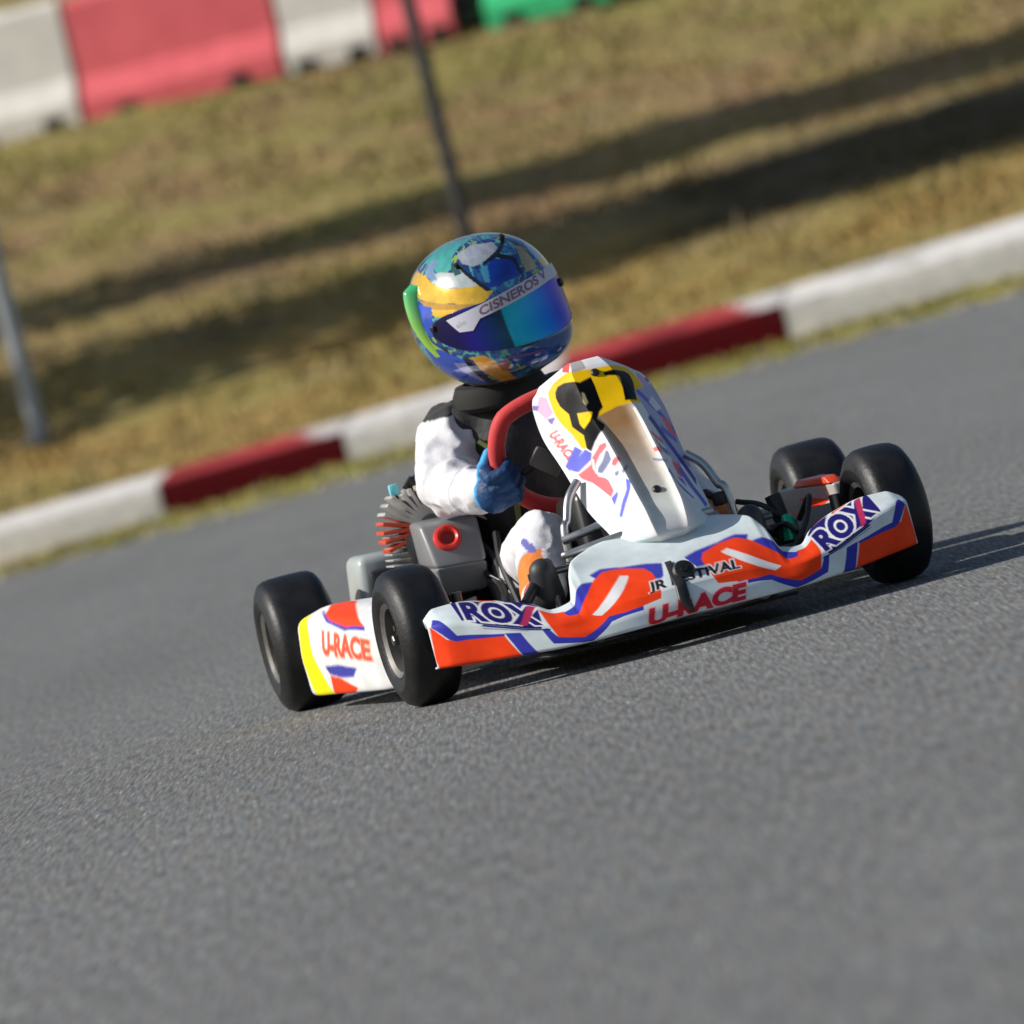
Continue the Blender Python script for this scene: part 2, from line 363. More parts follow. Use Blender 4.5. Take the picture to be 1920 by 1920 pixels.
NASSAU_ART = [
    ('YE',[(0.751,0.934),(0.6546,0.974),(0.494,0.989),(0.0442,0.964),(-0.3414,0.954),(-0.759,0.989),(-0.759,0.904),(-0.759,0.833),(-0.6627,0.733),(-0.4538,0.733),(-0.0924,0.733),(0.1084,0.718),(0.2289,0.708),(0.3735,0.658),(0.6145,0.567),(0.6466,0.577),(0.6627,0.668),(0.7189,0.743),(0.751,0.818)]),
    ('BK',[(0.6466,0.909),(0.5984,0.934),(0.494,0.934),(0.2771,0.899),(0.0602,0.914),(0.0683,0.863),(0.1084,0.748),(0.1968,0.728),(0.2932,0.688),(0.2209,0.653),(0.3012,0.617),(0.4699,0.582),(0.5663,0.547),(0.5984,0.567),(0.5422,0.638),(0.5823,0.673),(0.6145,0.703),(0.5823,0.773),(0.6466,0.828),(0.6627,0.879)]),
    ('YE',[(0.4859,0.758),(0.2932,0.738),(0.3976,0.688),(0.502,0.668),(0.5181,0.698)]),
    ('BG',[(0.3173,0.848),(0.2771,0.843),(0.2851,0.793),(0.3414,0.778),(0.3574,0.798)]),
    ('BK',[(-0.1807,0.924),(-0.5743,0.924),(-0.6386,0.909),(-0.6064,0.853),(-0.4699,0.748),(-0.261,0.753),(-0.3253,0.818),(-0.3896,0.884),(-0.1566,0.904)]),
    ('RD',[(0.4618,1.084),(0.3012,1.084),(0.3896,0.979),(0.502,1.024)]),
    ('GY',[(0.3012,1.084),(0.0442,1.084),(0.0602,0.974),(0.3414,0.964)]),
    ('LI',[(0.8876,0.944),(0.7831,0.904),(0.759,0.813),(0.8635,0.798),(0.9438,0.863)]),
    ('VI',[(1.0,0.909),(0.9036,0.884),(0.9438,0.863),(1.0,0.879)]),
    ('VI',[(0.8554,0.798),(0.751,0.788),(0.8233,0.758),(0.8474,0.773)]),
    ('BV',[(0.9116,0.507),(0.6225,0.567),(0.5743,0.537),(0.6305,0.507),(0.8394,0.472),(0.9036,0.487)]),
    ('SR',[(0.8635,0.462),(0.6546,0.487),(0.5984,0.517),(0.4458,0.557),(0.3735,0.547),(0.3896,0.527),(0.494,0.517),(0.5984,0.482),(0.6627,0.442),(0.5823,0.407),(0.5582,0.392),(0.5663,0.336),(0.6386,0.311),(0.7028,0.366),(0.751,0.402),(0.8474,0.437)]),
    ('WH',[(0.6064,0.512),(0.5904,0.507),(0.6386,0.462),(0.6064,0.427),(0.5502,0.412),(0.5743,0.407),(0.6466,0.422),(0.6627,0.467)]),
    ('GB',[(0.4217,0.517),(0.3976,0.507),(0.4137,0.467),(0.4699,0.457),(0.5823,0.432),(0.6305,0.442),(0.5984,0.462),(0.502,0.487)]),
    ('SR',[(0.4056,0.462),(0.2851,0.472),(0.2932,0.452),(0.4056,0.432),(0.4378,0.447)]),
    ('GB',[(0.3735,0.397),(0.2289,0.437),(0.2129,0.427),(0.3735,0.382)]),
    ('GB',[(0.4458,0.412),(0.3896,0.407),(0.4297,0.392),(0.4618,0.397)]),
    ('BV',[(0.3735,0.361),(0.3333,0.341),(0.3815,0.306),(0.51,0.256),(0.6627,0.186),(0.6948,0.191),(0.5181,0.281),(0.4217,0.316)]),
    ('BV',[(0.6386,0.306),(0.5261,0.331),(0.5422,0.311),(0.6546,0.261)]),
    ('WT',[(0.2771,0.412),(0.1968,0.427),(0.2129,0.266),(0.2691,0.261)]),
]
HELMET_ART = [
    ('SI',[(0.8582,1.011),(0.4488,1.121),(-0.0394,1.011),(0.0079,0.827),(0.3228,0.705),(0.5748,0.717),(0.748,0.815)]),
    ('TE',[(2.181,1.023),(2.2755,1.232),(3.0944,1.44),(-0.2598,1.44),(0.7952,1.183),(0.9685,1.011),(0.9685,0.803),(1.1574,0.742),(1.4724,0.889)]),
    ('SW',[(1.5669,0.815),(1.2362,0.815),(0.9685,0.742),(0.7637,0.742),(0.5905,0.546),(0.5275,0.411),(0.9055,0.521),(1.2047,0.607),(1.4251,0.693)]),
    ('TD',[(0.9842,0.827),(0.8582,0.84),(0.7795,0.68),(0.9055,0.68)]),
    ('LB',[(1.7716,0.864),(1.7086,1.048),(1.3936,1.011),(1.4724,0.889),(1.2834,0.717),(1.4251,0.717)]),
    ('YG',[(2.4172,0.68),(2.2125,0.852),(1.6456,0.803),(1.3779,0.668),(1.0,0.533),(0.5118,0.435),(0.4331,0.325),(0.6378,0.215),(1.0315,0.35),(1.4094,0.423),(1.8503,0.521)]),
    ('OG',[(1.7558,0.472),(1.4094,0.435),(0.6535,0.239),(0.9685,0.239),(1.4094,0.313)]),
    ('YG',[(1.4409,0.337),(0.9527,0.252),(1.0944,0.178),(1.4094,0.227)]),
    ('BQ',[(0.4488,0.595),(0.2598,0.729),(-0.0551,0.619),(-0.0079,0.399),(0.3543,0.374),(0.4803,0.374)]),
    ('CY',[(0.496,0.656),(0.3701,0.668),(0.4331,0.435),(0.496,0.472)]),
    ('DK',[(0.8425,0.791),(0.7637,0.778),(0.4488,0.35),(0.5118,0.35)]),
    ('DK',[(0.4331,0.717),(0.0866,0.827),(-0.3543,0.999),(-0.2756,0.913),(0.0709,0.766),(-0.0866,0.644),(-0.0551,0.46),(-0.0551,0.399),(0.0079,0.411),(-0.0236,0.607),(0.1811,0.729),(0.4016,0.68)]),
    ('BE',[(-0.3071,0.791),(-0.4016,0.729),(-0.3228,0.399),(-0.1024,0.399),(-0.1496,0.57)]),
    ('BB',[(1.8818,0.448),(1.4251,0.362),(1.5511,-0.067),(1.8346,0.141)]),
    ('LM',[(1.992,0.374),(1.7716,0.19),(1.6613,-0.128),(1.4566,-0.3),(1.5826,-0.361),(1.8031,-0.189),(1.9605,0.092)]),
    ('BB',[(1.9605,-0.202),(1.5511,-0.251),(1.1889,-0.41),(1.0629,-0.63),(1.1259,-1.035),(1.6771,-0.912),(2.0078,-0.581)]),
    ('LV',[(1.4409,-0.483),(1.1417,-0.483),(1.0629,-0.863),(1.2677,-0.9),(1.4251,-0.643)]),
    ('DK',[(1.1732,-0.398),(1.0629,-0.385),(0.9212,-1.084),(1.1732,-1.108)]),
    ('OY',[(1.0157,-0.385),(0.811,-0.373),(0.6693,-0.508),(0.4803,-0.961),(0.811,-1.035),(0.9842,-0.594)]),
    ('RS',[(0.7165,-0.483),(0.5748,-0.447),(0.5275,-0.581),(0.6693,-0.63)]),
    ('MB',[(0.6063,-0.361),(0.2756,-0.287),(-0.4331,-0.287),(-0.4488,-0.606),(-0.0079,-0.692),(0.4016,-0.557),(0.5433,-0.471)]),
    ('TG',[(0.6063,-0.349),(0.5275,-0.336),(0.5118,-0.422),(0.5905,-0.398)]),
    ('DK',[(0.3543,-0.336),(0.1339,-0.336),(0.1339,-0.361),(0.3543,-0.373)]),
    ('DK',[(0.0079,-0.3),(-0.2283,-0.275),(-0.2283,-0.312),(-0.0079,-0.324)]),
]
VISOR_ART = [
    ('V0',[(1.4724,0.215),(1.1417,0.166),(1.0157,-0.03),(0.8267,-0.055),(0.7165,0.056),(-0.3701,0.19),(-0.4488,-0.104),(-0.3228,-0.275),(0.2756,-0.287),(0.622,-0.349),(1.1102,-0.336),(1.5196,-0.091)]),
    ('V1',[(0.9842,-0.042),(0.8267,-0.055),(0.6378,0.08),(0.4488,0.105),(0.3701,-0.3),(0.622,-0.349),(1.0944,-0.324)]),
    ('V2',[(0.6378,0.08),(0.4488,0.105),(0.3701,-0.3),(0.5118,-0.324)]),
    ('V3',[(0.4645,0.105),(-0.0236,0.178),(0.1181,-0.251),(0.3701,-0.3)]),
    ('V4',[(0.0394,0.178),(-0.2598,0.203),(-0.1653,-0.251),(0.1811,-0.275)]),
    ('V5',[(-0.2283,0.203),(-0.4016,0.203),(-0.3228,-0.275),(-0.0866,-0.251)]),
    ('ST',[(1.1574,0.154),(-0.4016,0.386),(-0.3701,0.19),(0.7165,0.056),(0.8267,-0.055),(1.0315,-0.03)]),
    ('T1',[(0.7008,0.19),(-0.2598,0.337),(-0.2126,0.227),(0.685,0.08)]),
    ('T2',[(1.0315,0.08),(0.8582,0.117),(0.8582,0.056),(1.0157,0.031)]),
]
POD_ART = [
    ('YL',[(-0.2381,3.121),(-0.2015,3.356),(-0.1227,0.772),(-0.2156,0.772),(-0.2043,1.309)]),
    ('OR',[(-0.0721,3.154),(-0.179,4.027),(-0.0805,4.362),(0.184,2.886),(0.0855,2.752),(-0.0242,2.919)]),
    ('BL',[(-0.1762,3.658),(-0.0721,3.154),(-0.0242,2.919),(0.0855,2.752),(0.184,2.886),(0.1868,2.752),(0.0771,2.651),(-0.0411,2.852)]),
    ('OR',[(-0.0749,1.477),(-0.0158,1.409),(0.0715,1.107),(0.0152,0.772),(-0.1171,0.772)]),
    ('NB',[(-0.0861,1.711),(0.0067,1.745),(0.1137,1.644),(0.0743,1.409),(-0.0045,1.409),(-0.0721,1.51)]),
    ('T1',[(-0.0749,2.617),(0.1981,2.517),(0.1953,1.779),(-0.0664,2.047)]),
]
# ================================================================ SETTING
def vk(u): return 38.0 - .15*np.clip(np.asarray(u, float), -25, 25)
def vkd(u): return 0*np.asarray(u, float) - .15
def sstep(x, a, b):
    t = np.clip((x-a)/(b-a), 0, 1); return t*t*(3-2*t)
def fbm(x, y, s=1., seed=0.):
    return np.array([mnoise.fractal(Vector((a*s+seed, b*s, seed*.37)), .8, 2., 4) for a, b in zip(np.ravel(x), np.ravel(y))]).reshape(np.shape(x))
def camber(u, v): return (.031*np.clip(np.asarray(u, float), -9, 9) - .05)*sstep(np.asarray(v, float), 20, 36.5)   # the far edge of the track leans a little
def ground(u, t):
    u = np.asarray(u, float); t = np.asarray(t, float); v = vk(u)+t
    z = np.interp(t, [-40, -1.15, -1.0, -.45, 0, .5], [0, .0, .012, .035, .05, .185])
    kb = .21+.022*np.clip(u+2.2, -1, 6)*(1-sstep(t, .5, 3.5))
    z = np.where(t > .5, kb + .172*np.clip(t-.5, 0, None) - .018*np.clip(u, -6, 6)*sstep(t, 2, 6), np.where(t > 0, .05+(kb-.05)*np.clip(t/.5, 0, 1), z))
    zf = 2.56+.172*0+ (v-52)*.105
    w_ = sstep(v, 46, 52); z = z*(1-w_)+w_*np.where(v < 52, 2.56-.05+(v-52)*.172, zf-.05)
    return z + (camber(u, v)*(1-sstep(v, 38.8, 43.5)) - .05*sstep(v, 38.8, 43.5))*(1-w_)
# --- track
def asphalt_mat():
    m = bpy.data.materials.new('asphalt'); m.use_nodes = True; n = m.node_tree.nodes; l = m.node_tree.links; b = n['Principled BSDF']
    tc = n.new('ShaderNodeTexCoord')
    def nz(scale, det, rot=True, sy=1.0, rough=.6):
        mp = n.new('ShaderNodeMapping'); mp.inputs['Rotation'].default_value = (0, 0, -math.atan2(FF[1], FF[0])+math.pi/2); mp.inputs['Scale'].default_value = (1, sy, 1)
        mp.inputs['Scale'].default_value = (1, 1, 1); m2 = n.new('ShaderNodeMapping'); m2.inputs['Scale'].default_value = (1, sy, 1)
        l.new(tc.outputs['Object'], mp.inputs[0]); l.new(mp.outputs[0], m2.inputs[0]); mp = m2; t = n.new('ShaderNodeTexNoise'); t.inputs['Scale'].default_value = scale; t.inputs['Detail'].default_value = det; t.inputs['Roughness'].default_value = rough
        l.new(mp.outputs[0], t.inputs['Vector']); return t.outputs[0]
    def rng(x, a, b_, c, d):
        q = n.new('ShaderNodeMapRange'); q.inputs[1].default_value = a; q.inputs[2].default_value = b_; q.inputs[3].default_value = c; q.inputs[4].default_value = d; l.new(x, q.inputs[0]); return q.outputs[0]
    def mul(x, y):
        q = n.new('ShaderNodeMath'); q.operation = 'MULTIPLY'; l.new(x, q.inputs[0]); l.new(y, q.inputs[1]); return q.outputs[0]
    grain = rng(nz(140, 2, sy=.045), .34, .68, .62, 1.46)          # worn aggregate, drawn out along the racing line
    fine = rng(nz(230, 2, sy=.08), .3, .7, .78, 1.22)
    blot = rng(nz(.9, 6, sy=.35), .3, .7, .90, 1.08)
    streak = rng(nz(1.9, 5, sy=.03), .35, .7, 1.03, .93)
    f = mul(mul(grain, fine), mul(blot, streak))
    f = mul(f, rng(nz(150, 1, sy=.05), .64, .74, 1.0, 1.9))          # pale chippings
    cr = n.new('ShaderNodeMix'); cr.data_type = 'RGBA'; cr.blend_type = 'MIX'; l.new(rng(nz(46, 2, sy=.06), .35, .65, 0, 1), cr.inputs[0])
    cr.inputs[6].default_value = (.152, .160, .161, 1); cr.inputs[7].default_value = (.171, .165, .155, 1)
    mx = n.new('ShaderNodeMix'); mx.data_type = 'RGBA'; mx.blend_type = 'MULTIPLY'; mx.inputs[0].default_value = 1; l.new(cr.outputs[2], mx.inputs[6]); l.new(f, mx.inputs[7])
    l.new(mx.outputs[2], b.inputs['Base Color']); b.inputs['Roughness'].default_value = .88; b.inputs['Specular IOR Level'].default_value = .25
    bp = n.new('ShaderNodeBump'); bp.inputs['Strength'].default_value = .22; bp.inputs['Distance'].default_value = .004; l.new(nz(100, 3, sy=.25), bp.inputs['Height']); l.new(bp.outputs[0], b.inputs['Normal'])
    return m
def track_mesh():
    uu = np.concatenate([-np.geomspace(500, 10, 14), np.linspace(-9, 9, 37), np.geomspace(10, 500, 14)]); vv = np.concatenate([-np.geomspace(400, 5, 8), np.linspace(0, 20, 21), np.linspace(20.5, 36.5, 33), [37.5, 38.6, 40, 60, 100, 200, 500]])
    U_, V_ = np.meshgrid(uu, vv, indexing='ij'); z = camber(U_, V_); z = np.where(V_ > 38.5, z-.3*sstep(V_, 38.5, 40), z)
    return gridmesh('race_track', np.concatenate([G(U_, V_), z[..., None]], -1))
tr = obj('race_track', track_mesh(), asphalt_mat()); tag(tr, kind='structure')

# --- grass bank
us = np.concatenate([-np.geomspace(60, 7, 18), np.linspace(-6.6, 6.6, 133), np.geomspace(7, 60, 18)])
ts = np.concatenate([[-1.2, -1.05, -.8, -.5, -.25, 0, .3, .5, .6], np.linspace(.8, 14.4, 100), np.geomspace(15, 160, 24)])
UU, TT = np.meshgrid(us, ts, indexing='ij')
edge = .16*fbm(us, us*0, 2.2, 5.)+.10*fbm(us, us*0, 9., 8.)
TT2 = TT + np.where(TT < -.4, 1.6, 0)*edge[:, None]*np.where(TT < -.7, 1, .4)
VV = vk(UU)+TT2; ZZ = ground(UU, TT)+.03*fbm(UU, VV, 1.3, 2.)*sstep(TT, 1, 2)
ZZ[:, 0] = camber(us, vk(us)-1.2)-.03
P = np.concatenate([G(UU, VV), ZZ[..., None]], -1)
n1 = fbm(UU, VV, .8, 11.)[..., None]; n2 = fbm(UU, VV, 2.4, 31.)[..., None]
near = np.array([.36, .245, .085]); olive = np.array([.285, .240, .078]); rust = np.array([.325, .218, .108]); weed = np.array([.060, .064, .034]); pale = np.array([.24, .20, .14])
def grass_col(U, V, T, a, b):
    T = T[..., None]
    c = near + (olive-near)*np.clip(.38+a*.8, 0, 1)
    c = c + (olive*1.0 + (rust-olive)*np.clip(.55+1.1*a-.4*sstep(T, 9, 13), 0, 1) - c)*sstep(T, 3, 6)
    c = c + (pale-c)*np.clip(b*.9-.22, 0, .4)
    c = c + (np.array([.33, .31, .075])-c)*np.clip(sstep(-T, -.1, .05)*(.8+.6*b), 0, 1)
    band_shade = sstep(U+.5*a[..., 0], .3, 1.8)*sstep(V+.35*b[..., 0]-.1*U, 40.9, 41.3)*(1-sstep(V+.35*b[..., 0]-.1*U, 43.3, 43.9))   # shade painted into the grass colour, deepening the right end of the shadow band
    c = c + (np.array([.085, .070, .042])*(1+.7*b)-c)*(.85*band_shade)[..., None]
    return np.clip(c, .01, 1)
gm = mat('grass_soil', rough=.95, spec=.15, attr='paint', var=.28, vscale=7, bump=.35, bscale=25)
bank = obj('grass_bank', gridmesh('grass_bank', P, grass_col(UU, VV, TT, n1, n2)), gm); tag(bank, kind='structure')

# --- grass blades (nobody could count them)
def blades():
    zones = [(-1.05, -.02, 26000, .018, .012), (.6, 6, 46000, .030, .014), (6, 14.5, 40000, .035, .018)]
    V = []; C = []
    for t0, t1, n, h, hv in zones:
        u = RNG.uniform(-9.5, 9.5, n); t = RNG.uniform(t0, t1, n)
        if t0 < 0: t = t1-(t1-t0)*RNG.uniform(0, 1, n)**1.25 + .1*np.sin(u*3.1)+.08*np.sin(u*7.7)
        v = vk(u)+t; z = ground(u, t); xy = G(u, v)
        a = fbm(u, v, .8, 11.)[:, None]; b = fbm(u, v, 2.4, 31.)[:, None]
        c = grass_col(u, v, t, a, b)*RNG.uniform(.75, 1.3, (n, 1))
        if t0 < 0:
            m = RNG.uniform(0, 1, n) < .28; c[m] = np.array([.36, .31, .19])*RNG.uniform(.8, 1.15, (m.sum(), 1))
        hh = (h+hv*RNG.normal(0, 1, n)).clip(.01)*(1+.7*b[:, 0]); ang = RNG.uniform(0, math.pi, n); wd = RNG.uniform(.010, .026, n); lean = RNG.normal(0, .5, (n, 2))*hh[:, None]
        d = np.stack([np.cos(ang), np.sin(ang)], -1)*wd[:, None]
        tri = np.zeros((n, 3, 3)); tri[:, 0, :2] = xy-d; tri[:, 1, :2] = xy+d; tri[:, 2, :2] = xy+lean; tri[:, :2, 2] = (z-.01)[:, None]; tri[:, 2, 2] = z+hh
        V.append(tri.reshape(-1, 3)); C.append(np.repeat(c, 3, 0))
    uc = -4.2                                                          # bleached tufts along the broken asphalt edge
    while uc < 4.6:
        k = 90; L_ = RNG.uniform(.05, .14); u = uc+RNG.normal(0, L_*.6, k); v = vk(u)-RNG.uniform(1.06, 1.30, k); z = camber(u, v); xy = G(u, v); h = RNG.uniform(.010, .034, k); g = RNG.uniform(0, 3.14, k); d = np.stack([np.cos(g), np.sin(g)], -1)*.016
        tri = np.zeros((k, 3, 3)); tri[:, 0, :2] = xy-d; tri[:, 1, :2] = xy+d; tri[:, 2, :2] = xy+RNG.normal(0, .008, (k, 2)); tri[:, :2, 2] = (z-.004)[:, None]; tri[:, 2, 2] = z+h
        V.append(tri.reshape(-1, 3)); C.append(np.repeat(np.array([.50, .46, .34])*RNG.uniform(.75, 1.15, (k, 1)), 3, 0)); uc += L_*2+RNG.uniform(.05, .22)
    V = np.concatenate(V); C = np.concatenate(C); n = len(V)//3
    me = bpy.data.meshes.new('grass'); me.vertices.add(3*n); me.vertices.foreach_set('co', V.astype(np.float32).ravel()); me.loops.add(3*n); me.loops.foreach_set('vertex_index', np.arange(3*n, dtype=np.int32))
    me.polygons.add(n); me.polygons.foreach_set('loop_start', np.arange(0, 3*n, 3, dtype=np.int32)); me.update(calc_edges=True); setcol(me, C); return me
go = obj('grass', blades(), mat('grass_blade', rough=.8, spec=.2, attr='paint')); tag(go, 'dry olive and brown grass growing over the bank', 'grass', kind='stuff')

# --- kerb of long painted blocks
kerb = empty('kerb', (*G(0., float(vk(0.))), 0)); tag(kerb, kind='structure')
KO = np.array([*G(0., float(vk(0.))), 0])
kr = mat('kerb_paint', rough=.8, spec=.12, attr='paint', var=.16, vscale=14, bump=.15, bscale=80)
KB = [-10.2, -8.6, -7.0, -5.3, -3.4, -1.775, -.765, .42, 1.62, 3.35, 4.9, 6.6, 8.2, 9.8]
for i in range(len(KB)-1):
    red = i % 2 == 1; NK = 40
    uu = np.linspace(KB[i]+.003, KB[i+1]-.003, NK)
    tl = np.stack([np.ones_like(uu), vkd(uu)], -1); tl /= np.linalg.norm(tl, axis=1, keepdims=True); nn = np.stack([-tl[:, 1], tl[:, 0]], -1)
    hf = np.interp(uu, [-2.5, -.7, 1.7, 2.9], [.178, .182, .200, .205]); rs = np.interp(uu, [-2.5, -.7, 1.7, 2.9], [.052, .056, .072, .085])
    pr = [(0, 0, 0), (0, .5, 0), (0, .94, 0), (.004, .985, .0), (.012, 1, .015), (.18, 1, .34), (.36, 1, .70), (.49, 1, 1), (.52, 1, .94), (.52, 0, 0)]
    Pk = np.zeros((NK, len(pr), 3)); Ck = np.zeros((NK, len(pr), 3))
    for j, (d, kf, kr_) in enumerate(pr):
        z = hf*kf+rs*kr_; q = np.stack([uu, vk(uu)], -1)+nn*d; Pk[:, j, :2] = G(q[:, 0], q[:, 1]); Pk[:, j, 2] = z + camber(q[:, 0], q[:, 1]) + (.05 if kf > 0 else 0)
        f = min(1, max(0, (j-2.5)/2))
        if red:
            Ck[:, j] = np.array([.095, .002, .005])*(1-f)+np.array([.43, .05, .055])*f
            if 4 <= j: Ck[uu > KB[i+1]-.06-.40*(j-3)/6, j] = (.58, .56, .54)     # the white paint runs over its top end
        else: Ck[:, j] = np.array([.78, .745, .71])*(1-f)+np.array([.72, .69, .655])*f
    mk = np.array([[mnoise.noise(Vector((a*1.6+i*7, j*.35, 2.)))+.5*mnoise.noise(Vector((a*9, j*.9+i, 5.))) for j in range(len(pr))] for a in uu])
    Ck *= (1-.55*np.clip(mk*1.6-.15, 0, 1)*np.array([0, 0, .6, .9, 1, 1, .8, .5, .3, 0])[None])[..., None]        # rubber scuffs
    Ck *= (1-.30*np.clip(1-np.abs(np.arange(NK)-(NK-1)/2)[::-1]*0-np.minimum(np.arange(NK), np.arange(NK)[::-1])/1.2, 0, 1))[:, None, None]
    Pk -= KO
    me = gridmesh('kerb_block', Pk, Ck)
    bm = bmesh.new(); bm.from_mesh(me); bm.verts.ensure_lookup_table(); k = len(pr)
    bm.faces.new([bm.verts[j] for j in range(k)]); bm.faces.new([bm.verts[(NK-1)*k+j] for j in range(k)][::-1])
    bmesh.ops.recalc_face_normals(bm, faces=bm.faces[:])
    for e in bm.edges:
        if len(e.link_faces) == 2 and e.calc_face_angle(0) > R(50): e.smooth = False
    bm.to_mesh(me); bm.free()
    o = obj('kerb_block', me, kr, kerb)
    if -4 < KB[i] < 4.2: o['label'] = 'dark red painted kerb block' if red else 'pale grey kerb block'

# --- plastic barriers along the top of the bank
def barrier(u0, u1, col, name, label, h=.92):
    um = (u0+u1)/2; vm = 52.0-.2*um; o = empty('plastic_barrier', (*G(um, vm), 0), math.atan2(RR[1]-.2*FF[1], RR[0]-.2*FF[0]))
    z0 = float(ground(um, vm-float(vk(um))))-.02; o.location.z = z0
    L = (u1-u0)/2; prof = [(-.24, 0), (-.24, .16), (-.13, .34), (-.10, h-.05), (-.06, h), (.06, h), (.10, h-.05), (.13, .34), (.24, .16), (.24, 0)]
    b = MB(); b.prism(prof, -L+.012, L-.012, lambda a, z, d: (d, a, z)); m = mat('plastic_'+name, col, rough=.45, var=.1, vscale=5)
    b.build('barrier_shell', m, o, smooth=False)
    for sx in (-.28, .28):
        s = MB(); s.box((sx*2*L-.07, -.252, .0), (sx*2*L+.07, -.236, .09), .004); s.build('forklift_slot', mat('slot_dark', (.02, .02, .02), .8), o)
    k = MB(); k.tube([(0, 0, h-.01), (0, 0, h+.03)], .045, 14, curve=False); k.build('filler_cap', m, o)
    tag(o, label, 'barrier', 'plastic barriers along the bank')
RD_, WH_, GN_ = (.86, .15, .17), (.82, .78, .71), (.05, .62, .24)
barrier(-4.05, -3.2, RD_, 'red', 'red plastic barrier at the far left end of the row')
barrier(-3.2, -2.25, WH_, 'white', 'white plastic barrier between the two left red ones')
barrier(-2.25, -.75, RD_, 'red', 'long red plastic barrier left of the white one')
barrier(-.75, -.06, WH_, 'white', 'white plastic barrier between red ones by the dark post')
barrier(-.06, .50, RD_, 'red', 'short red plastic barrier behind the dark post')
barrier(.70, 1.62, GN_, 'green', 'green plastic barrier right of the dark post')
gapb = empty('tyre_stack', (*G(.59, 52.05), float(ground(.59, 52.05-float(vk(.59)))))); tag(gapb, 'dark stack of old tyres between the red and green barriers', 'tyre stack')
for i in range(4):
    s = MB(); s.lathe([(-.08, .14), (-.09, .2), (-.07, .27), (0, .285), (.07, .27), (.09, .2), (.08, .14)], 28, 'z'); s.build('tyre', mat('old_rubber', (.035, .028, .028), .8), gapb, loc=(0, 0, .09+.18*i))

# --- two metal posts on the grass
def post(u, t, r, h, col, label):
    z0 = float(ground(u, t)); o = empty('metal_post', (*G(u, float(vk(u))+t), z0)); m = mat('post_%d' % int(col[0]*1000), col, .45, .6, var=.12, vscale=6)
    MB().tube([(0, 0, -.1), (0, 0, h)], [r, r*.92], 20, curve=False).build('pole', m, o)
    MB().lathe([(0, .001), (0, r*2.2), (.012, r*2.2), (.018, r*1.15), (.018, .001)], 20, 'z').build('base_plate', m, o)
    MB().lathe([(h, r*.92), (h+.01, r*.98), (h+.03, r*.6), (h+.035, .001)], 20, 'z').build('cap', m, o)
    tag(o, label, 'post', 'posts on the bank')
post(-2.48, 40.98-38.37, .052, 5.2, (.34, .37, .40), 'pale grey metal post standing at the left edge of the bank')
post(.135, 40.9-37.98, .044, 5.2, (.07, .07, .068), 'dark metal post rising behind the helmet')

# --- two tall poplars beside the track whose shadows lie across the bank
def poplar(u, v, h, rad, label, base=.10, name='poplar_tree', group='poplars beside the bank'):
    z0 = float(ground(u, v-float(vk(u)))); o = empty(name, (*G(u, v), z0))
    MB().tube([(0, 0, -.2), (.05, .02, h*.4), (0, .06, h*.93)], [.16*rad+.06, .11*rad+.04, .02], 12).build('trunk', mat('bark', (.10, .08, .06), .9, var=.4, vscale=6, bump=.8, bscale=14), o)
    lb = MB()
    for k in range(26):
        z = h*(base+.06+(.86-base)*k/26); a = k*2.4; L = rad*.9*min(1, 3*(1-z/h)); lb.tube([(0, 0, z-.5), (math.cos(a)*L*.5, math.sin(a)*L*.5, z+.1), (math.cos(a)*L*.8, math.sin(a)*L*.8, z+1.0)], [.05, .03, .01], 6)
    lb.build('limb', mat('bark'), o)
    n = int(21000*rad+4000); zz = RNG.uniform(base, 1.0, n); keep = RNG.uniform(0, 1, n) < np.interp(zz, [.1, .2, .36, .48, 1], [.12, .19, .33, .95, 1]); zz = zz[keep]; n = len(zz)
    env = rad*np.interp(zz, [base-.02, base+.1, .55+base*.2, .85, .95, 1.0], [.45, .92, 1.0, .95, .6, .05]); a = RNG.uniform(0, 2*math.pi, n)
    rr = env*RNG.uniform(0, 1, n)**.42*(1+.12*np.sin(a*3+zz*40)+.10*np.sin(zz*75+a))
    c = np.stack([rr*np.cos(a), rr*np.sin(a), zz*h], -1); d1 = RNG.normal(0, 1, (n, 3)); d1 /= np.linalg.norm(d1, axis=1, keepdims=True); d2 = np.cross(d1, RNG.normal(0, 1, (n, 3))); d2 /= np.linalg.norm(d2, axis=1, keepdims=True)
    s_ = RNG.uniform(.07, .13, (n, 1)); V = np.stack([c-d1*s_, c+d2*s_*.6, c+d1*s_, c-d2*s_*.6], 1).reshape(-1, 3); F = np.arange(4*n).reshape(-1, 4)
    col = np.repeat(np.array([.055, .085, .025])*RNG.uniform(.6, 1.5, (n, 1)), 4, 0); obj('crown', mesh('crown', V, F, False, col), mat('poplar_leaf', rough=.6, attr='paint'), o)
    tag(o, label, 'tree', group)
poplar(-7.2, 41.70, 13.0, 1.16, 'broad poplar whose shadow makes the wide dark band above the kerb')
poplar(-7.2, 44.45, 13.5, .74, 'slender poplar whose shadow makes the narrow dark band higher up')
poplar(-7.8, 42.15, 14.0, 1.05, 'unseen tree with a bare lower trunk, added to darken the right end of the wide band', .50, 'added_shade_tree', None)  # extra tree out of view, added to widen and deepen the shadow band
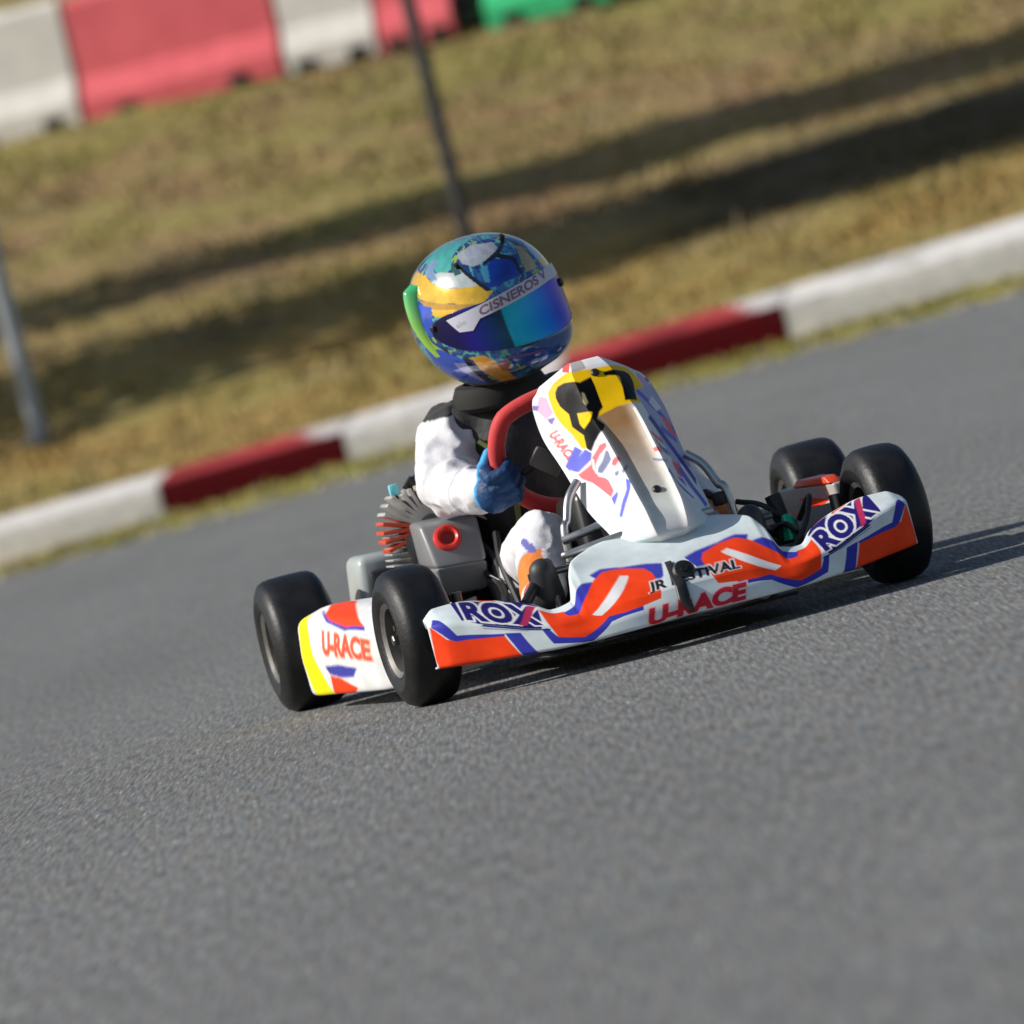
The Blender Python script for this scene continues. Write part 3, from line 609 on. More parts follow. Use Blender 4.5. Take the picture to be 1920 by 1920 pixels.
# ================================================================ KART
PAL = {'OR': (.92, .062, .012), 'BL': (.045, .05, .40), 'NV': (.018, .014, .15), 'WH': (.76, .76, .76), 'WHT': (.66, .735, .75), 'YE': (.92, .55, .006), 'BK': (.004, .004, .005), 'BG': (.35, .30, .16),
       'RD': (.80, .10, .10), 'GY': (.42, .40, .39), 'LI': (.62, .42, .58), 'VI': (.22, .17, .48), 'BV': (.14, .15, .62), 'SR': (.80, .16, .18), 'GB': (.20, .22, .36), 'YL': (.86, .82, .01), 'NB': (.06, .06, .36), 'LS': (.42, .43, .62)}
BODY = mat('printed_bodywork', rough=.42, coat=.0, spec=.07, attr='paint', var=.13, vscale=22)
BLACKP = mat('black_plastic', (.014, .014, .015), .45, var=.2, vscale=30)
RUBBER = mat('slick_rubber', (.0095, .0095, .010), .44, spec=.42, var=.5, vscale=16, bump=.10, bscale=150)
STEEL = mat('dark_steel', (.16, .155, .15), .38, .85, var=.15, vscale=25)
ALU = mat('aluminium', (.55, .55, .53), .34, .9, var=.12, vscale=25)
MAG = mat('magnesium_rim', (.022, .021, .019), .42, .7, var=.2, vscale=30)
TUBEM = mat('chassis_paint', (.20, .205, .21), .35, .5, coat=.3, var=.1, vscale=20)
kart = empty('racing_kart'); tag(kart, 'small white, orange and blue racing kart cornering on the asphalt track', 'go-kart')

def soft(fn, A, B):
    """average the print over a few sub-cell offsets so its edges stay smooth"""
    da = abs(A[1, 0]-A[0, 0]); db = abs(B[0, 1]-B[0, 0])
    return sum(fn(A+da*x, B+db*y) for x, y in ((-.35, -.45), (.35, -.15), (-.15, .15), (.15, .45), (0, -.8), (0, .8)))/6
def solid(o, th=.0035):
    md = o.modifiers.new('skin', 'SOLIDIFY'); md.thickness = th; md.offset = -1
def outward(me, c):
    bm = bmesh.new(); bm.from_mesh(me); s = sum((f.normal.dot(f.calc_center_median()-Vector(c)) for f in list(bm.faces)[::37]))
    if s < 0: bmesh.ops.reverse_faces(bm, faces=bm.faces[:])
    bm.to_mesh(me); bm.free()

# --- front bumper
A, B = np.meshgrid(np.linspace(-.466, .466, 680), np.linspace(0, 5, 300), indexing='ij')
P = bumper(A.ravel(), B.ravel()).reshape(*A.shape, 3)
def bumper_print(A, B):
    C = np.zeros((*A.shape, 3)) + PAL['WHT']
    paint(C, A, B, BUMPER_ART, PAL, mirror=True)
    for q in ([(.393, 3.93), (.266, 3.74), (.272, 2.84), (.397, 3.04)], [(-.266, 3.74), (-.393, 3.93), (-.397, 3.04), (-.272, 2.84)]):
        text(C, A, B, 'ROX', q, PAL['NV'], bold=.05, outline=PAL['WH'], obold=.12)
        p0, p1, p2, p3 = [np.array(p) for p in q]
        for a0, a1 in (((.70, .98), (.84, .02)), ):                       # the X carries a red stroke
            f = lambda s, t: tuple(p0+(p1-p0)*s+(p3-p0)*t)
            C[inpoly(A, B, [f(.66, 1.04), f(.76, 1.04), f(1.0, -.04), f(.90, -.04)])] = (.45, .03, .10)
    text(C, A, B, 'JR FESTIVAL', [(.066, 3.12), (-.112, 3.14), (-.104, 2.86), (.073, 2.80)], (.02, .02, .03), bold=.045, outline=PAL['WH'], obold=.11)
    text(C, A, B, 'U-RACE', [(.090, 2.05), (-.100, 2.25), (-.094, 1.05), (.094, .98)], (.62, .03, .05), bold=.06, outline=(.85, .55, .58), obold=.12, italic=.15)
    for s in (1, -1):                                                     # thin pinstripe under the badge
        C[inpoly(s*A, B, [(.372, 2.86), (.262, 2.58), (.262, 2.50), (.378, 2.78)])] = PAL['NV']
        C[inpoly(s*A, B, [(.372, 2.72), (.300, 2.58), (.300, 2.52), (.378, 2.66)])] = (.35, .38, .52)
    return C
C = soft(bumper_print, A, B)
fb = obj('front_bumper', gridmesh('front_bumper', P, C), BODY, kart); outward(fb.data, (0, .5, .1)); solid(fb)
# black strap with a knob over the middle of the bumper
sx = np.linspace(0, 1, 40); wv = np.linspace(-1, 1, 9)
cx = np.interp(sx, [0, .12, .6, 1], [.012, .014, .016, .006]); vv = np.interp(sx, [0, 1], [3.34, 1.0]); hw = np.interp(sx, [0, .1, .55, .85, 1], [.006, .0105, .011, .007, .001])
XX = cx[:, None]+hw[:, None]*wv[None]; VV_ = np.repeat(vv[:, None], 9, 1); Q = bumper(XX.ravel(), VV_.ravel()).reshape(40, 9, 3); Q[..., 1] += .004+.003*(1-wv[None]**2); Q[..., 2] += .002
so_ = obj('strap', gridmesh('strap', Q), BLACKP, kart); outward(so_.data, (0, .5, .1)); solid(so_, .003)
kb = bumper(np.array([-.004]), np.array([3.12]))[0]
MB().lathe([(0, .001), (0, .019), (.008, .021), (.013, .017), (.014, .007), (.018, .007), (.018, .001)], 24, 'y').xf(Matrix.Translation(kb)@Matrix.Rotation(R(30), 4, 'X')).build('strap_knob', BLACKP, so_)

# --- front panel
A, B = np.meshgrid(np.linspace(-1, 1, 250), np.linspace(0, 1.25, 280), indexing='ij')
P = nassau(A.ravel(), B.ravel()).reshape(*A.shape, 3)
def panel_print(A, B):
    C = np.zeros((*A.shape, 3)) + np.array([.76, .76, .765])
    f = np.clip(1-np.abs(A)/.36, 0, 1)**.35*(np.abs(A) < .35)             # bronze fade printed down the middle channel
    f = f*(B < .76); g = np.clip((B-.22)/.42, 0, 1)[..., None]; br = np.array([.62, .64, .60])*(1-g)+np.array([.36, .20, .085])*g
    C = C+(br-C)*np.clip(f*1.2, 0, 1)[..., None]*np.clip((B-.02)/.2, 0, 1)[..., None]
    lowm = (np.abs(A) > .5)*np.clip(1-B/.35, 0, 1); C = C+(np.array([.66, .76, .76])-C)*lowm[..., None]
    C[(np.abs(A) > .30) & (np.abs(A) < .42) & (B > .02) & (B < .70)] = (.80, .79, .76)
    paint(C, A, B, NASSAU_ART, PAL)
    for k, poly in NASSAU_ART:                                           # the far side carries the same stripes and marks
        if k in ('LI', 'VI', 'BV', 'SR', 'GB'): C[inpoly(-A, B, poly)] = PAL[k]
    text(C, A, B, 'U-RACE', [(.915, .72), (.79, .715), (.755, .545), (.885, .53)][1:]+[(.915, .72)], (.72, .16, .16), bold=.05)
    text(C, A, B, 'U-RACE', [(-.80, .712), (-.885, .715), (-.87, .545), (-.765, .555)], (.72, .16, .16), bold=.05)
    for poly, k in (([(-.52, .80), (-1, .86), (-1, .36), (-.60, .40)], 'LS'), ([(-.50, .64), (-.58, .66), (-.98, .30), (-.92, .26)], 'NB'), ([(-.55, .80), (-.62, .82), (-1, .58), (-1, .52)], 'BV'), ([(-.80, .66), (-.95, .62), (-.97, .52), (-.84, .54)], 'SR'), ([(-.62, .36), (-.72, .38), (-.95, .14), (-.88, .12)], 'BV'), ([(-.70, .74), (-.84, .78), (-.90, .70), (-.76, .68)], 'WH')):
        C[inpoly(A, B, poly)] = PAL[k]
    for s in (1, -1): C[inpoly(s*A, B, [(.66, .565), (.71, .60), (.95, .52), (.93, .49)])] = PAL['BV']
    return C
C = soft(panel_print, A, B)
npn = obj('front_panel', gridmesh('front_panel', P, C), BODY, kart); outward(npn.data, (-.02, .2, .3)); solid(npn)
for u_, t_ in ((-.04, .285), (-.04, .93)):
    q = nassau(np.array([u_]), np.array([t_]))[0]
    MB().lathe([(-.002, .001), (-.002, .0085), (.003, .0085), (.006, .005), (.006, .001)], 16, 'y').xf(Matrix.Translation(q)@Matrix.Rotation(R(35), 4, 'X')).build('bolt', BLACKP, npn)

for x_, v_ in ((.11, 4.5), (-.11, 4.5)):
    q = bumper(np.array([x_]), np.array([v_]))[0]
    MB().lathe([(-.002, .001), (-.002, .0065), (.0015, .0065), (.003, .004), (.003, .001)], 14, 'y').xf(Matrix.Translation(q)@Matrix.Rotation(R(15 if v_ < 4 else 70), 4, 'X')).build('bolt', STEEL, fb)
# --- side pods
for s in (1, -1):
    A, B = np.meshgrid(np.linspace(-.30, .26, 200), np.linspace(0, 5, 120), indexing='ij')
    P = sidepod(A.ravel(), B.ravel(), s).reshape(*A.shape, 3); pass
    def pod_print(A, B):
        C = np.zeros((*A.shape, 3))+np.array([.76, .76, .75]); paint(C, A, B, POD_ART, PAL); C[inpoly(A, B, [(-.245, 3.15), (-.185, 3.38), (-.098, .74), (-.225, .74)])] = PAL['YL']
        C[(B > 4.15) & (A > -.1)] = PAL['OR'] if s < 0 else PAL['WH']
        q = [(-.075, 2.62), (.205, 2.52), (.200, 1.80), (-.066, 2.03)]
        if s > 0: text(C, A, B, 'U-RACE', q, (.85, .10, .05), bold=.05, outline=(.85, .5, .4), obold=.10)
        return C
    C = soft(pod_print, A, B)
    sp = obj('side_pod', gridmesh('side_pod', P, C), BODY, kart); outward(sp.data, (s*.3, 0, .1)); solid(sp)
    # closing faces at the two ends
    for yy, col in ((.262, (.36, .35, .335)), (-.302, (.5, .5, .5))):
        pr = sidepod(np.full(24, np.clip(yy, -.30, .26)), np.linspace(0, 5, 24), s); c = np.array([s*.36, yy, .10]); ring = [tuple(p) for p in pr]+[(s*.30, yy, .165), (s*.30, yy, .035)]
        mb = MB(); mb.add([(p[0], yy, p[2]) for p in ring], [tuple(range(len(ring)))]); mb.build('pod_end', mat('pod_grey_%d' % int(col[0]*100), col, .4), sp, smooth=False)

# grey shroud with an orange lid on the inner side of the far pod
shr = MB().hull8([(-.366, .04, .115), (-.430, .255, .115), (-.445, .255, .115), (-.445, .04, .115), (-.358, .04, .206), (-.424, .255, .202), (-.445, .255, .202), (-.445, .04, .206)], .005).build('pod_shroud', mat('shroud_grey', (.42, .40, .37), .4, var=.08), kart)
MB().hull8([(-.376, .10, .2055), (-.418, .250, .2025), (-.442, .250, .2025), (-.442, .10, .2055), (-.384, .12, .219), (-.414, .232, .217), (-.438, .232, .217), (-.438, .12, .219)], .003).build('shroud_lid', mat('lid_orange', (.85, .07, .02), .35, coat=.2), shr)
# --- wheels
def make_wheel(rad, hw, front):
    W = MB().lathe([(-.035, .012), (-.035, .022), (.012, .024), (.014, .058), (.020, .0605), (.024, .058), (.026, .026), (.034, .022), (.036, .001)], 40).build('wheel', MAG, kart)
    rl = .0665
    prof = [(-hw+.016, rl-.002), (-hw+.008, rl+.004), (-hw+.001, rl+.016), (-hw, rl+.026), (-hw-.0012, rl+.029), (-hw, rl+.032), (-hw+.004, rad-.022), (-hw+.012, rad-.0085), (-hw+.022, rad-.0028), (-hw+.036, rad-.0008), (0, rad),
            (hw-.036, rad-.0008), (hw-.022, rad-.0028), (hw-.012, rad-.0085), (hw-.004, rad-.022), (hw, rl+.032), (hw+.0012, rl+.029), (hw, rl+.026), (hw-.001, rl+.016), (hw-.008, rl+.004), (hw-.016, rl-.002)]
    MB().lathe(prof, 96).build('tyre', RUBBER, W, auto=False)
    MB().lathe([(hw-.030, rl-.008), (hw-.012, rl-.006), (hw-.008, rl+.001), (hw-.006, rl+.004), (hw-.010, rl+.0055), (hw-.018, rl+.002), (hw-.034, rl-.002), (-hw+.034, rl-.002), (-hw+.016, rl+.004), (-hw+.008, rl+.004), (-hw+.012, rl-.006), (-hw+.034, rl-.008), (hw-.030, rl-.008)], 72).build('rim', mat('rim_grey', (.20, .19, .175), .45, .75, var=.2, vscale=30), W)
    nut = MB().lathe([(.034, .001), (.034, .011), (.046, .011), (.048, .008), (.048, .001)], 6); nut.build('hub_nut', STEEL, W, smooth=False)
    for k in range(3):
        a = k*2*math.pi/3+.5; b = MB().lathe([(.024, .001), (.024, .006), (.032, .006), (.032, .001)], 6); b.xf(Matrix.Translation((0, .040*math.cos(a), .040*math.sin(a)))); b.build('wheel_bolt', STEEL, W, smooth=False)
    return W
def copy_tree(o, parent):
    c = o.copy(); COL.objects.link(c); c.parent = parent
    for ch in list(o.children): copy_tree(ch, c)
    return c
wf = make_wheel(.131, .055, True); wr = make_wheel(.1350, .068, False)
ST = .0766
wf.location = (.461, .475, .131); wf.rotation_euler = (0, R(-1), ST)
wl = copy_tree(wf, kart); wl.location = (-.461, .475, .131); wl.rotation_euler = (0, R(1), math.pi+ST)
wr.location = (.542, -.475, .135); wr2 = copy_tree(wr, kart); wr2.location = (-.542, -.475, .135); wr2.rotation_euler = (0, 0, math.pi)

# --- chassis
ch = MB()
for s in (1, -1):
    ch.tube([(s*.16, .66, .055), (s*.20, .52, .055), (s*.26, .30, .05), (s*.27, 0, .05), (s*.24, -.3, .052), (s*.22, -.58, .06)], .014, 12)
    ch.tube([(s*.27, .02, .06), (s*.42, .02, .07), (s*.44, .0, .10)], .009, 10); ch.tube([(s*.27, -.2, .06), (s*.42, -.2, .07), (s*.44, -.2, .10)], .009, 10)
    ch.tube([(s*.19, .56, .065), (s*.32, .475, .125), (s*.37, .475, .131)], .013, 12)
    ch.tube([(s*.14, .62, .06), (s*.13, .74, .085), (s*.10, .755, .09), (0, .757, .09)], .010, 10)
ch.tube([(-.26, .30, .05), (.26, .30, .05)], .014, 12); ch.tube([(-.2, .53, .055), (.2, .53, .055)], .014, 12); ch.tube([(-.24, -.28, .055), (.24, -.28, .055)], .014, 12)
ch.build('chassis', TUBEM, kart)
MB().box((-.235, -.02, .032), (.235, .60, .038), .002).build('floor_tray', mat('tray', (.05, .05, .052), .4, .6, var=.2, vscale=12), kart)
MB().tube([(-.56, -.475, .135), (.56, -.475, .135)], .0155, 20, curve=False).build('rear_axle', STEEL, kart)
MB().lathe([(-.006, .02), (-.006, .085), (.006, .085), (.006, .02)], 40).xf(Matrix.Translation((-.12, -.475, .135))).build('brake_disc', STEEL, kart)
MB().lathe([(-.004, .02), (-.004, .092), (.004, .092), (.004, .02)], 48).xf(Matrix.Translation((.20, -.475, .135))).build('sprocket', STEEL, kart)
rb = MB().tube([(-.50, -.66, .11), (-.46, -.70, .12), (0, -.705, .125), (.46, -.70, .12), (.50, -.66, .11)], .03, 14); rb.build('rear_bumper', BLACKP, kart)
for s in (1, -1):
    MB().tube([(s*.12, .50, .10), (s*.36, .505, .135)], .006, 10, curve=False).build('tie_rod', STEEL, kart)
    k = MB(); k.tube([(s*.372, .475, .07), (s*.372, .475, .19)], .011, 12, curve=False); k.box((s*.36-.02, .45, .115), (s*.36+.02, .53, .145), .004); k.tube([(s*.37, .475, .131), (s*.43, .475, .131)], .0105, 14, curve=False); k.build('stub_axle', STEEL, kart)
# pedals, with the hoop over the driver's feet
for s, x in ((1, .205), (-1, -.19)):
    p = MB(); p.tube([(x, .60, .06), (x, .575, .13), (x, .56, .19)], .007, 10); p.tube([(x-.04, .558, .185), (x+.04, .558, .185)], .007, 10, curve=False); p.build('pedal', STEEL, kart)
MB().tube([(.168, .54, .208), (.15, .55, .21), (.02, .575, .222), (-.12, .575, .222)], .0075, 10).build('cross_bar', ALU, kart)
MB().tube([(.150, .47, .232), (.10, .485, .240), (.045, .49, .248), (-.1, .49, .25)], .0085, 10).build('cross_bar', ALU, kart)
MB().tube([(.086, .42, .332), (.112, .432, .305), (.128, .445, .265), (.140, .455, .235), (.145, .46, .06)], .0085, 12).build('panel_bracket', ALU, kart)
MB().tube([(-.126, .42, .332), (-.152, .432, .305), (-.168, .445, .265), (-.180, .455, .235), (-.185, .46, .06)], .0085, 12).build('panel_bracket', ALU, kart)
MB().hull8([(.075, .50, .205), (.015, .585, .200), (.010, .585, .194), (.075, .50, .196), (.078, .45, .285), (.060, .475, .262), (.056, .475, .262), (.074, .45, .285)], .001).build('bracket_plate', TUBEM, kart)
MB().tube([(.192, .49, .200), (.225, .545, .178), (.272, .615, .142)], .0105, 12).build('throttle_cable', BLACKP, kart)
for pth in ([(.16, .52, .19), (.13, .60, .17), (.17, .63, .12)], [(.10, .55, .2), (.07, .6, .15), (.09, .62, .09)]): MB().tube(pth, .005, 8).build('cable', BLACKP, kart)
MB().hull8([(-.08, .18, .05), (.105, .18, .05), (.105, .44, .05), (-.08, .44, .05), (-.07, .16, .30), (.095, .16, .30), (.098, .40, .315), (-.075, .40, .315)], .02).build('fuel_tank', mat('tank_black', (.012, .012, .012), .35, var=.15), kart)
bt = MB(); bt.tube([(-.15, .40, .25), (-.16, .45, .235)], .008, 10); bt.box((-.172, .44, .222), (-.150, .462, .248), .004); bt.build('panel_catch', BLACKP, kart)
bc = MB(); bc.box((-.29, .40, .12), (-.245, .49, .165), .006); bc.tube([(-.27, .45, .165), (-.265, .44, .215)], .016, 14, curve=False); bc.tube([(-.25, .48, .14), (-.2, .54, .17)], .006, 8); bc.build('brake_cylinder', BLACKP, kart)
MB().tube([(-.266, .508, .128), (-.268, .505, .158), (-.267, .50, .176)], [.014, .014, .008], 16).build('brake_reservoir', mat('green_anodised', (.01, .42, .20), .3, .3), kart)
for pth in ([(-.24, .47, .15), (-.26, .53, .16), (-.30, .52, .10)], [(-.30, .46, .16), (-.32, .50, .2), (-.29, .54, .15), (-.24, .56, .1)], [(-.20, .42, .22), (-.24, .47, .20), (-.29, .47, .14)]): MB().tube(pth, .0055, 8).build('brake_hose', BLACKP, kart)

# --- seat
def seat():
    th = np.linspace(-1, 1, 30); h = np.linspace(0, 1, 24); T, H = np.meshgrid(th, h, indexing='ij')
    cx = .055; x = cx+ .168*np.sin(T*1.5)*np.clip(.55+H*1.2, 0, 1)
    y = -.08-.30*np.clip(H*1.5-.2, 0, 1)+ .20*(1-np.cos(T*1.35))*np.clip(H*1.4, 0, 1)+.10*(1-H)**2
    z = .06+ .30*H**1.25 + .10*(1-np.cos(T*1.3))*(1-H)
    return np.stack([x, y, z], -1)
so2 = obj('seat', gridmesh('seat', seat()), mat('seat_black', (.015, .015, .016), .38, var=.15), kart); solid(so2, .006)

# --- steering
SWC = np.array([.03, .12, .405]); SWT = R(65)
def swp(a, r=.14):
    e = r*math.sin(a); e = e if e < .075 else .075+(e-.075)*.45                  # flattened top, as on kart wheels
    return SWC+r*math.cos(a)*np.array([1, 0, 0])+e*np.array([0, math.cos(SWT), math.sin(SWT)])
def _swp(a, r=.14): return SWC+r*(math.cos(a)*np.array([1, 0, 0])+math.sin(a)*np.array([0, math.cos(SWT), math.sin(SWT)]))
sw = MB().tube([swp(a) for a in np.linspace(0, 2*math.pi, 72, endpoint=False)], .0172, 18, closed=True).build('steering_wheel', mat('red_suede', (.62, .035, .035), .62, spec=.3, var=.12, vscale=40, bump=.15, bscale=300, sheen=.3), kart)
sp = MB()
for a in (R(90), R(205), R(335)): sp.tube([swp(a, .02), swp(a, .135)], .009, 10, curve=False)
sp.build('wheel_spoke', BLACKP, sw)
nv = np.array([0, -math.sin(SWT), math.cos(SWT)])
MB().tube([SWC+nv*.01, SWC-nv*.03], .034, 24, curve=False).build('wheel_hub', BLACKP, sw)
MB().tube([SWC-nv*.03, (.01, .47, .09)], .011, 14, curve=False).build('steering_column', STEEL, kart)
Md = Matrix.Translation((.078, .115, .374))@Matrix.Rotation(R(-38), 4, 'Y')@Matrix.Rotation(R(-15), 4, 'X')
MB().box((-.030, -.012, -.019), (.030, .012, .019), .004, Md).build('lap_timer', mat('timer_grey', (.16, .145, .125), .4), sw)

# --- engine
GREY = mat('airbox_grey', (.20, .205, .21), .34, coat=.15, var=.08, vscale=12)
FIN = mat('fin_metal', (.50, .48, .44), .42, .35, var=.2, vscale=30)
OFIN = mat('orange_fin', (.62, .075, .025), .45, .1, var=.2, vscale=30)
eng = MB(); eng.box((.215, -.40, .07), (.35, -.17, .215), .02); eng.tube([(.20, -.3, .13), (.12, -.3, .13)], .05, 24, curve=False)
eng = eng.build('engine', mat('crankcase', (.05, .05, .052), .45, .6, var=.25, vscale=20), kart)
MB().box((.265, -.30, .215), (.335, -.20, .30), .012).build('cylinder', STEEL, eng)
for k in range(7):                                                    # stacked barrel fins
    z = .222+.0115*k; r = .046+.002*math.sin(k)
    b = MB().hull8([(.312-.040, -.25-r, z), (.312+.052, -.25-r, z), (.312+.052, -.25+r, z), (.312-.040, -.25+r, z), (.312-.040, -.25-r, z+.0035), (.312+.052, -.25-r, z+.0035), (.312+.052, -.25+r, z+.0035), (.312-.040, -.25+r, z+.0035)], .001)
    b.xf(Matrix.Translation((.312, -.25, .26))@Matrix.Rotation(R(-6), 4, 'Y')@Matrix.Translation((-.312, .25, -.26))); b.build('cooling_fin', FIN, eng)
fc = Vector((.272, -.25, .298))
for k in range(12):                                                   # fan of head fins; the outer four are orange
    a = R(196-11.0*k); d = Vector((-math.cos(a), 0, math.sin(a)))     # from kart right round to the top
    L = .098 if k < 7 else .086; hw = .050
    s = Vector((-d.z, 0, d.x))*.0046
    p = [fc+d*.018-s, fc+d*L-s*.8, fc+d*L+s*.8, fc+d*.018+s]
    b = MB().hull8([p[0]+Vector((0, -hw, 0)), p[1]+Vector((0, -hw*.9, 0)), p[1]+Vector((0, hw*.9, 0)), p[0]+Vector((0, hw, 0)), p[3]+Vector((0, -hw, 0)), p[2]+Vector((0, -hw*.9, 0)), p[2]+Vector((0, hw*.9, 0)), p[3]+Vector((0, hw, 0))], .0008)
    o = b.build('cooling_fin', OFIN if k < 4 else FIN, eng)
    if k < 4: o['label'] = 'orange painted cooling fin'
MB().tube([fc+Vector((0, -.05, 0)), fc+Vector((0, .05, 0))], .026, 20, curve=False).build('cylinder_head', STEEL, eng)
pl = MB(); pl.tube([(.275, -.26, .35), (.283, -.25, .382), (.294, -.25, .394)], [.009, .011, .015], 14); pl.tube([(.290, -.25, .394), (.25, -.26, .40), (.21, -.3, .33)], .004, 8); pl.build('spark_plug_cap', BLACKP, eng)
cy = MB(); cy.box((.312, -.256, .374), (.331, -.244, .396), .003); cy.build('cyan_tag', mat('cyan_plastic', (.22, .72, .80), .4), eng); MB().tube([(.320, -.25, .375), (.312, -.25, .34)], .0025, 8, curve=False).build('tag_stem', BLACKP, eng)
# air box with its red inlet
ab = MB().hull8([(.302, -.235, .158), (.208, -.235, .158), (.214, -.088, .160), (.303, -.088, .163), (.318, -.235, .225), (.204, -.235, .222), (.208, -.052, .214), (.312, -.052, .222)], .008)
ab2 = MB().hull8([(.318, -.235, .223), (.204, -.235, .220), (.208, -.0525, .2125), (.312, -.0525, .2205), (.318, -.235, .318), (.196, -.235, .314), (.199, -.098, .303), (.317, -.098, .309)], .010)
ab.add(ab2.V, ab2.F); ab = ab.build('air_box', GREY, kart)
Mi = Matrix.Translation((.270, -.082, .272))@Matrix.Rotation(R(24), 4, 'X')
MB().lathe([(-.02, .011), (.002, .013), (.010, .016), (.013, .0205), (.011, .0255), (.004, .0275), (-.004, .0285), (-.006, .0285)], 36, 'y').xf(Mi).build('inlet', mat('inlet_red', (.70, .03, .02), .38, coat=.2), ab)
MB().lathe([(.004, .001), (.004, .0155)], 24, 'y').xf(Mi).build('inlet_mouth', mat('inlet_dark', (.22, .008, .008), .6), ab)
ex = MB().hull8([(.30, -.62, .15), (.410, -.62, .15), (.410, -.44, .15), (.30, -.44, .15), (.30, -.62, .262), (.395, -.62, .268), (.398, -.44, .268), (.30, -.44, .262)], .018).build('exhaust_box', mat('pale_grey_plastic', (.42, .46, .45), .35, coat=.2, var=.08), kart)
MB().box((.30, -.438, .19), (.385, -.405, .236), .012).build('exhaust_strap', BLACKP, ex)
MB().tube([(.24, -.34, .2), (.27, -.42, .2), (.31, -.5, .2)], .02, 14).build('exhaust_pipe', STEEL, kart)
mess = MB()
for pth in ([(.2, -.1, .24), (.19, -.05, .2), (.2, .0, .14), (.22, .08, .08)], [(.22, -.12, .2), (.20, -.02, .16), (.215, .06, .11)], [(.18, -.05, .26), (.195, .02, .20), (.19, .1, .10)]): mess.tube(pth, .007, 8)
mess.build('fuel_hose', BLACKP, kart)
# ================================================================ DRIVER
SUIT = mat('racing_suit', rough=.72, spec=.25, attr='paint', var=.05, vscale=12, bump=.12, bscale=160, sheen=.15)
VEST = mat('black_vest', (.022, .022, .023), .62, var=.25, vscale=16, bump=.15, bscale=120)
GLOVE = mat('blue_glove', rough=.55, attr='paint', spec=.35, var=.22, vscale=26, bump=.2, bscale=180)
SHOE = mat('boot', rough=.5, attr='paint', var=.1, vscale=20)
drv = empty('person', (.06, -.22, .08)); tag(drv, 'child driver in white suit, black vest, blue gloves and shiny blue helmet', 'person')
DO = np.array([.06, -.22, .08])
def L(p): return tuple(np.array(p, float)-DO)
def caps(parts): return [(L(p), L(q), a, b) for p, q, a, b in parts]
shR, elR, wrR = (.197, -.185, .462), (.243, -.105, .370), (.188, .098, .347)
shL, elL, wrL = (-.035, -.160, .470), (-.110, -.050, .345), (-.105, .095, .388)
kR, aR = (.150, .255, .238), (.210, .455, .130)
kL, aL = (-.125, .225, .270), (-.180, .455, .135)
body = [((.03, -.24, .15), (.09, -.24, .15), .095, .095), ((.06, -.24, .15), (.072, -.215, .30), .10, .105), ((.072, -.215, .30), (.078, -.19, .43), .105, .10), ((.165, -.185, .465), (-.005, -.165, .470), .055, .055),
        ((.08, -.17, .47), (.083, -.13, .58), .052, .050), ((.083, -.11, .65), (.083, -.10, .69), .085, .085),
        (shR, elR, .060, .056), (elR, (.203, .070, .345), .053, .037), (shL, elL, .058, .052), (elL, (-.107, .06, .377), .050, .033),
        ((.11, -.22, .15), kR, .078, .054), (kR, aR, .052, .040), ((.01, -.22, .15), kL, .080, .062), (kL, aL, .060, .042)]
def suitcol(co):
    c = np.zeros((len(co), 3))+np.array([.70, .69, .715]); w = co+DO
    def near(p, r): return np.linalg.norm(w-np.array(p), axis=1) < r
    def seg(p, q, lo, hi):
        p, q = np.array(p), np.array(q); d = q-p; t = ((w-p)@d)/(d@d); return (t > lo) & (t < hi) & (np.linalg.norm(w-p-np.clip(t, 0, 1)[:, None]*d, axis=1) < .09)
    for k, a, s in ((kR, aR, 1), (kL, aL, -1)):
        m = seg(k, a, .50, .93) & (s*(w[:, 0]-np.interp(w[:, 1], [k[1], a[1]], [k[0], a[0]])) > -.012) & (w[:, 1] > .30)
        c[m] = (.75, .21, .03)
        m2 = seg(k, a, .46, .50); c[m2 & (s*(w[:, 0]-np.interp(w[:, 1], [k[1], a[1]], [k[0], a[0]])) > -.02)] = (.45, .48, .60)
    for q in np.linspace(0, 1, 9): c[near(np.array((.201, .329, .249))*(1-q)+np.array((.194, .380, .228))*q, .0085)] = (.13, .13, .42)
    ring = seg(elR, wrR, .52, .56); c[ring & (w[:, 1] < .06) & (w[:, 1] > -.06)] = (.45, .45, .53)
    c[w[:, 2] > .50] = (.03, .03, .03)
    return c
blob('body', caps(body), SUIT, drv, voxel=.0045, smooth=3, wrinkle=.0095, wscale=19., colf=suitcol, wfade=lambda c: np.clip(.45+3*(c[:, 2]+DO[2]-.24), .45, 1))
# chest protector
blob('rib_vest', caps([((.065, -.235, .20), (.075, -.205, .34), .118, .122), ((.075, -.205, .34), (.08, -.185, .43), .122, .108), ((.168, -.183, .468), (0.0, -.165, .472), .0615, .0615)]), VEST, drv, voxel=.008, smooth=2, wrinkle=.003, wscale=18.)
# neck brace
MB().lathe([(.505, .060), (.498, .080), (.508, .092), (.530, .094), (.546, .086), (.550, .070), (.530, .056), (.505, .060)], 40, 'z').xf(Matrix.Translation(Vector(L((.088, -.135, .0))))@Matrix.Translation((0, 0, .54))@Matrix.Rotation(R(-6), 4, 'X')@Matrix.Translation((0, 0, -.54))).build('neck_brace', mat('brace_grey', (.011, .010, .008), .8, var=.2), drv)
MB().tube([L((.16, -.10, .44)), L((.13, -.085, .40)), L((.12, -.083, .33)), L((.125, -.09, .24))], .006, 8).build('vest_strap', mat('strap_green', (.16, .20, .05), .6), drv)

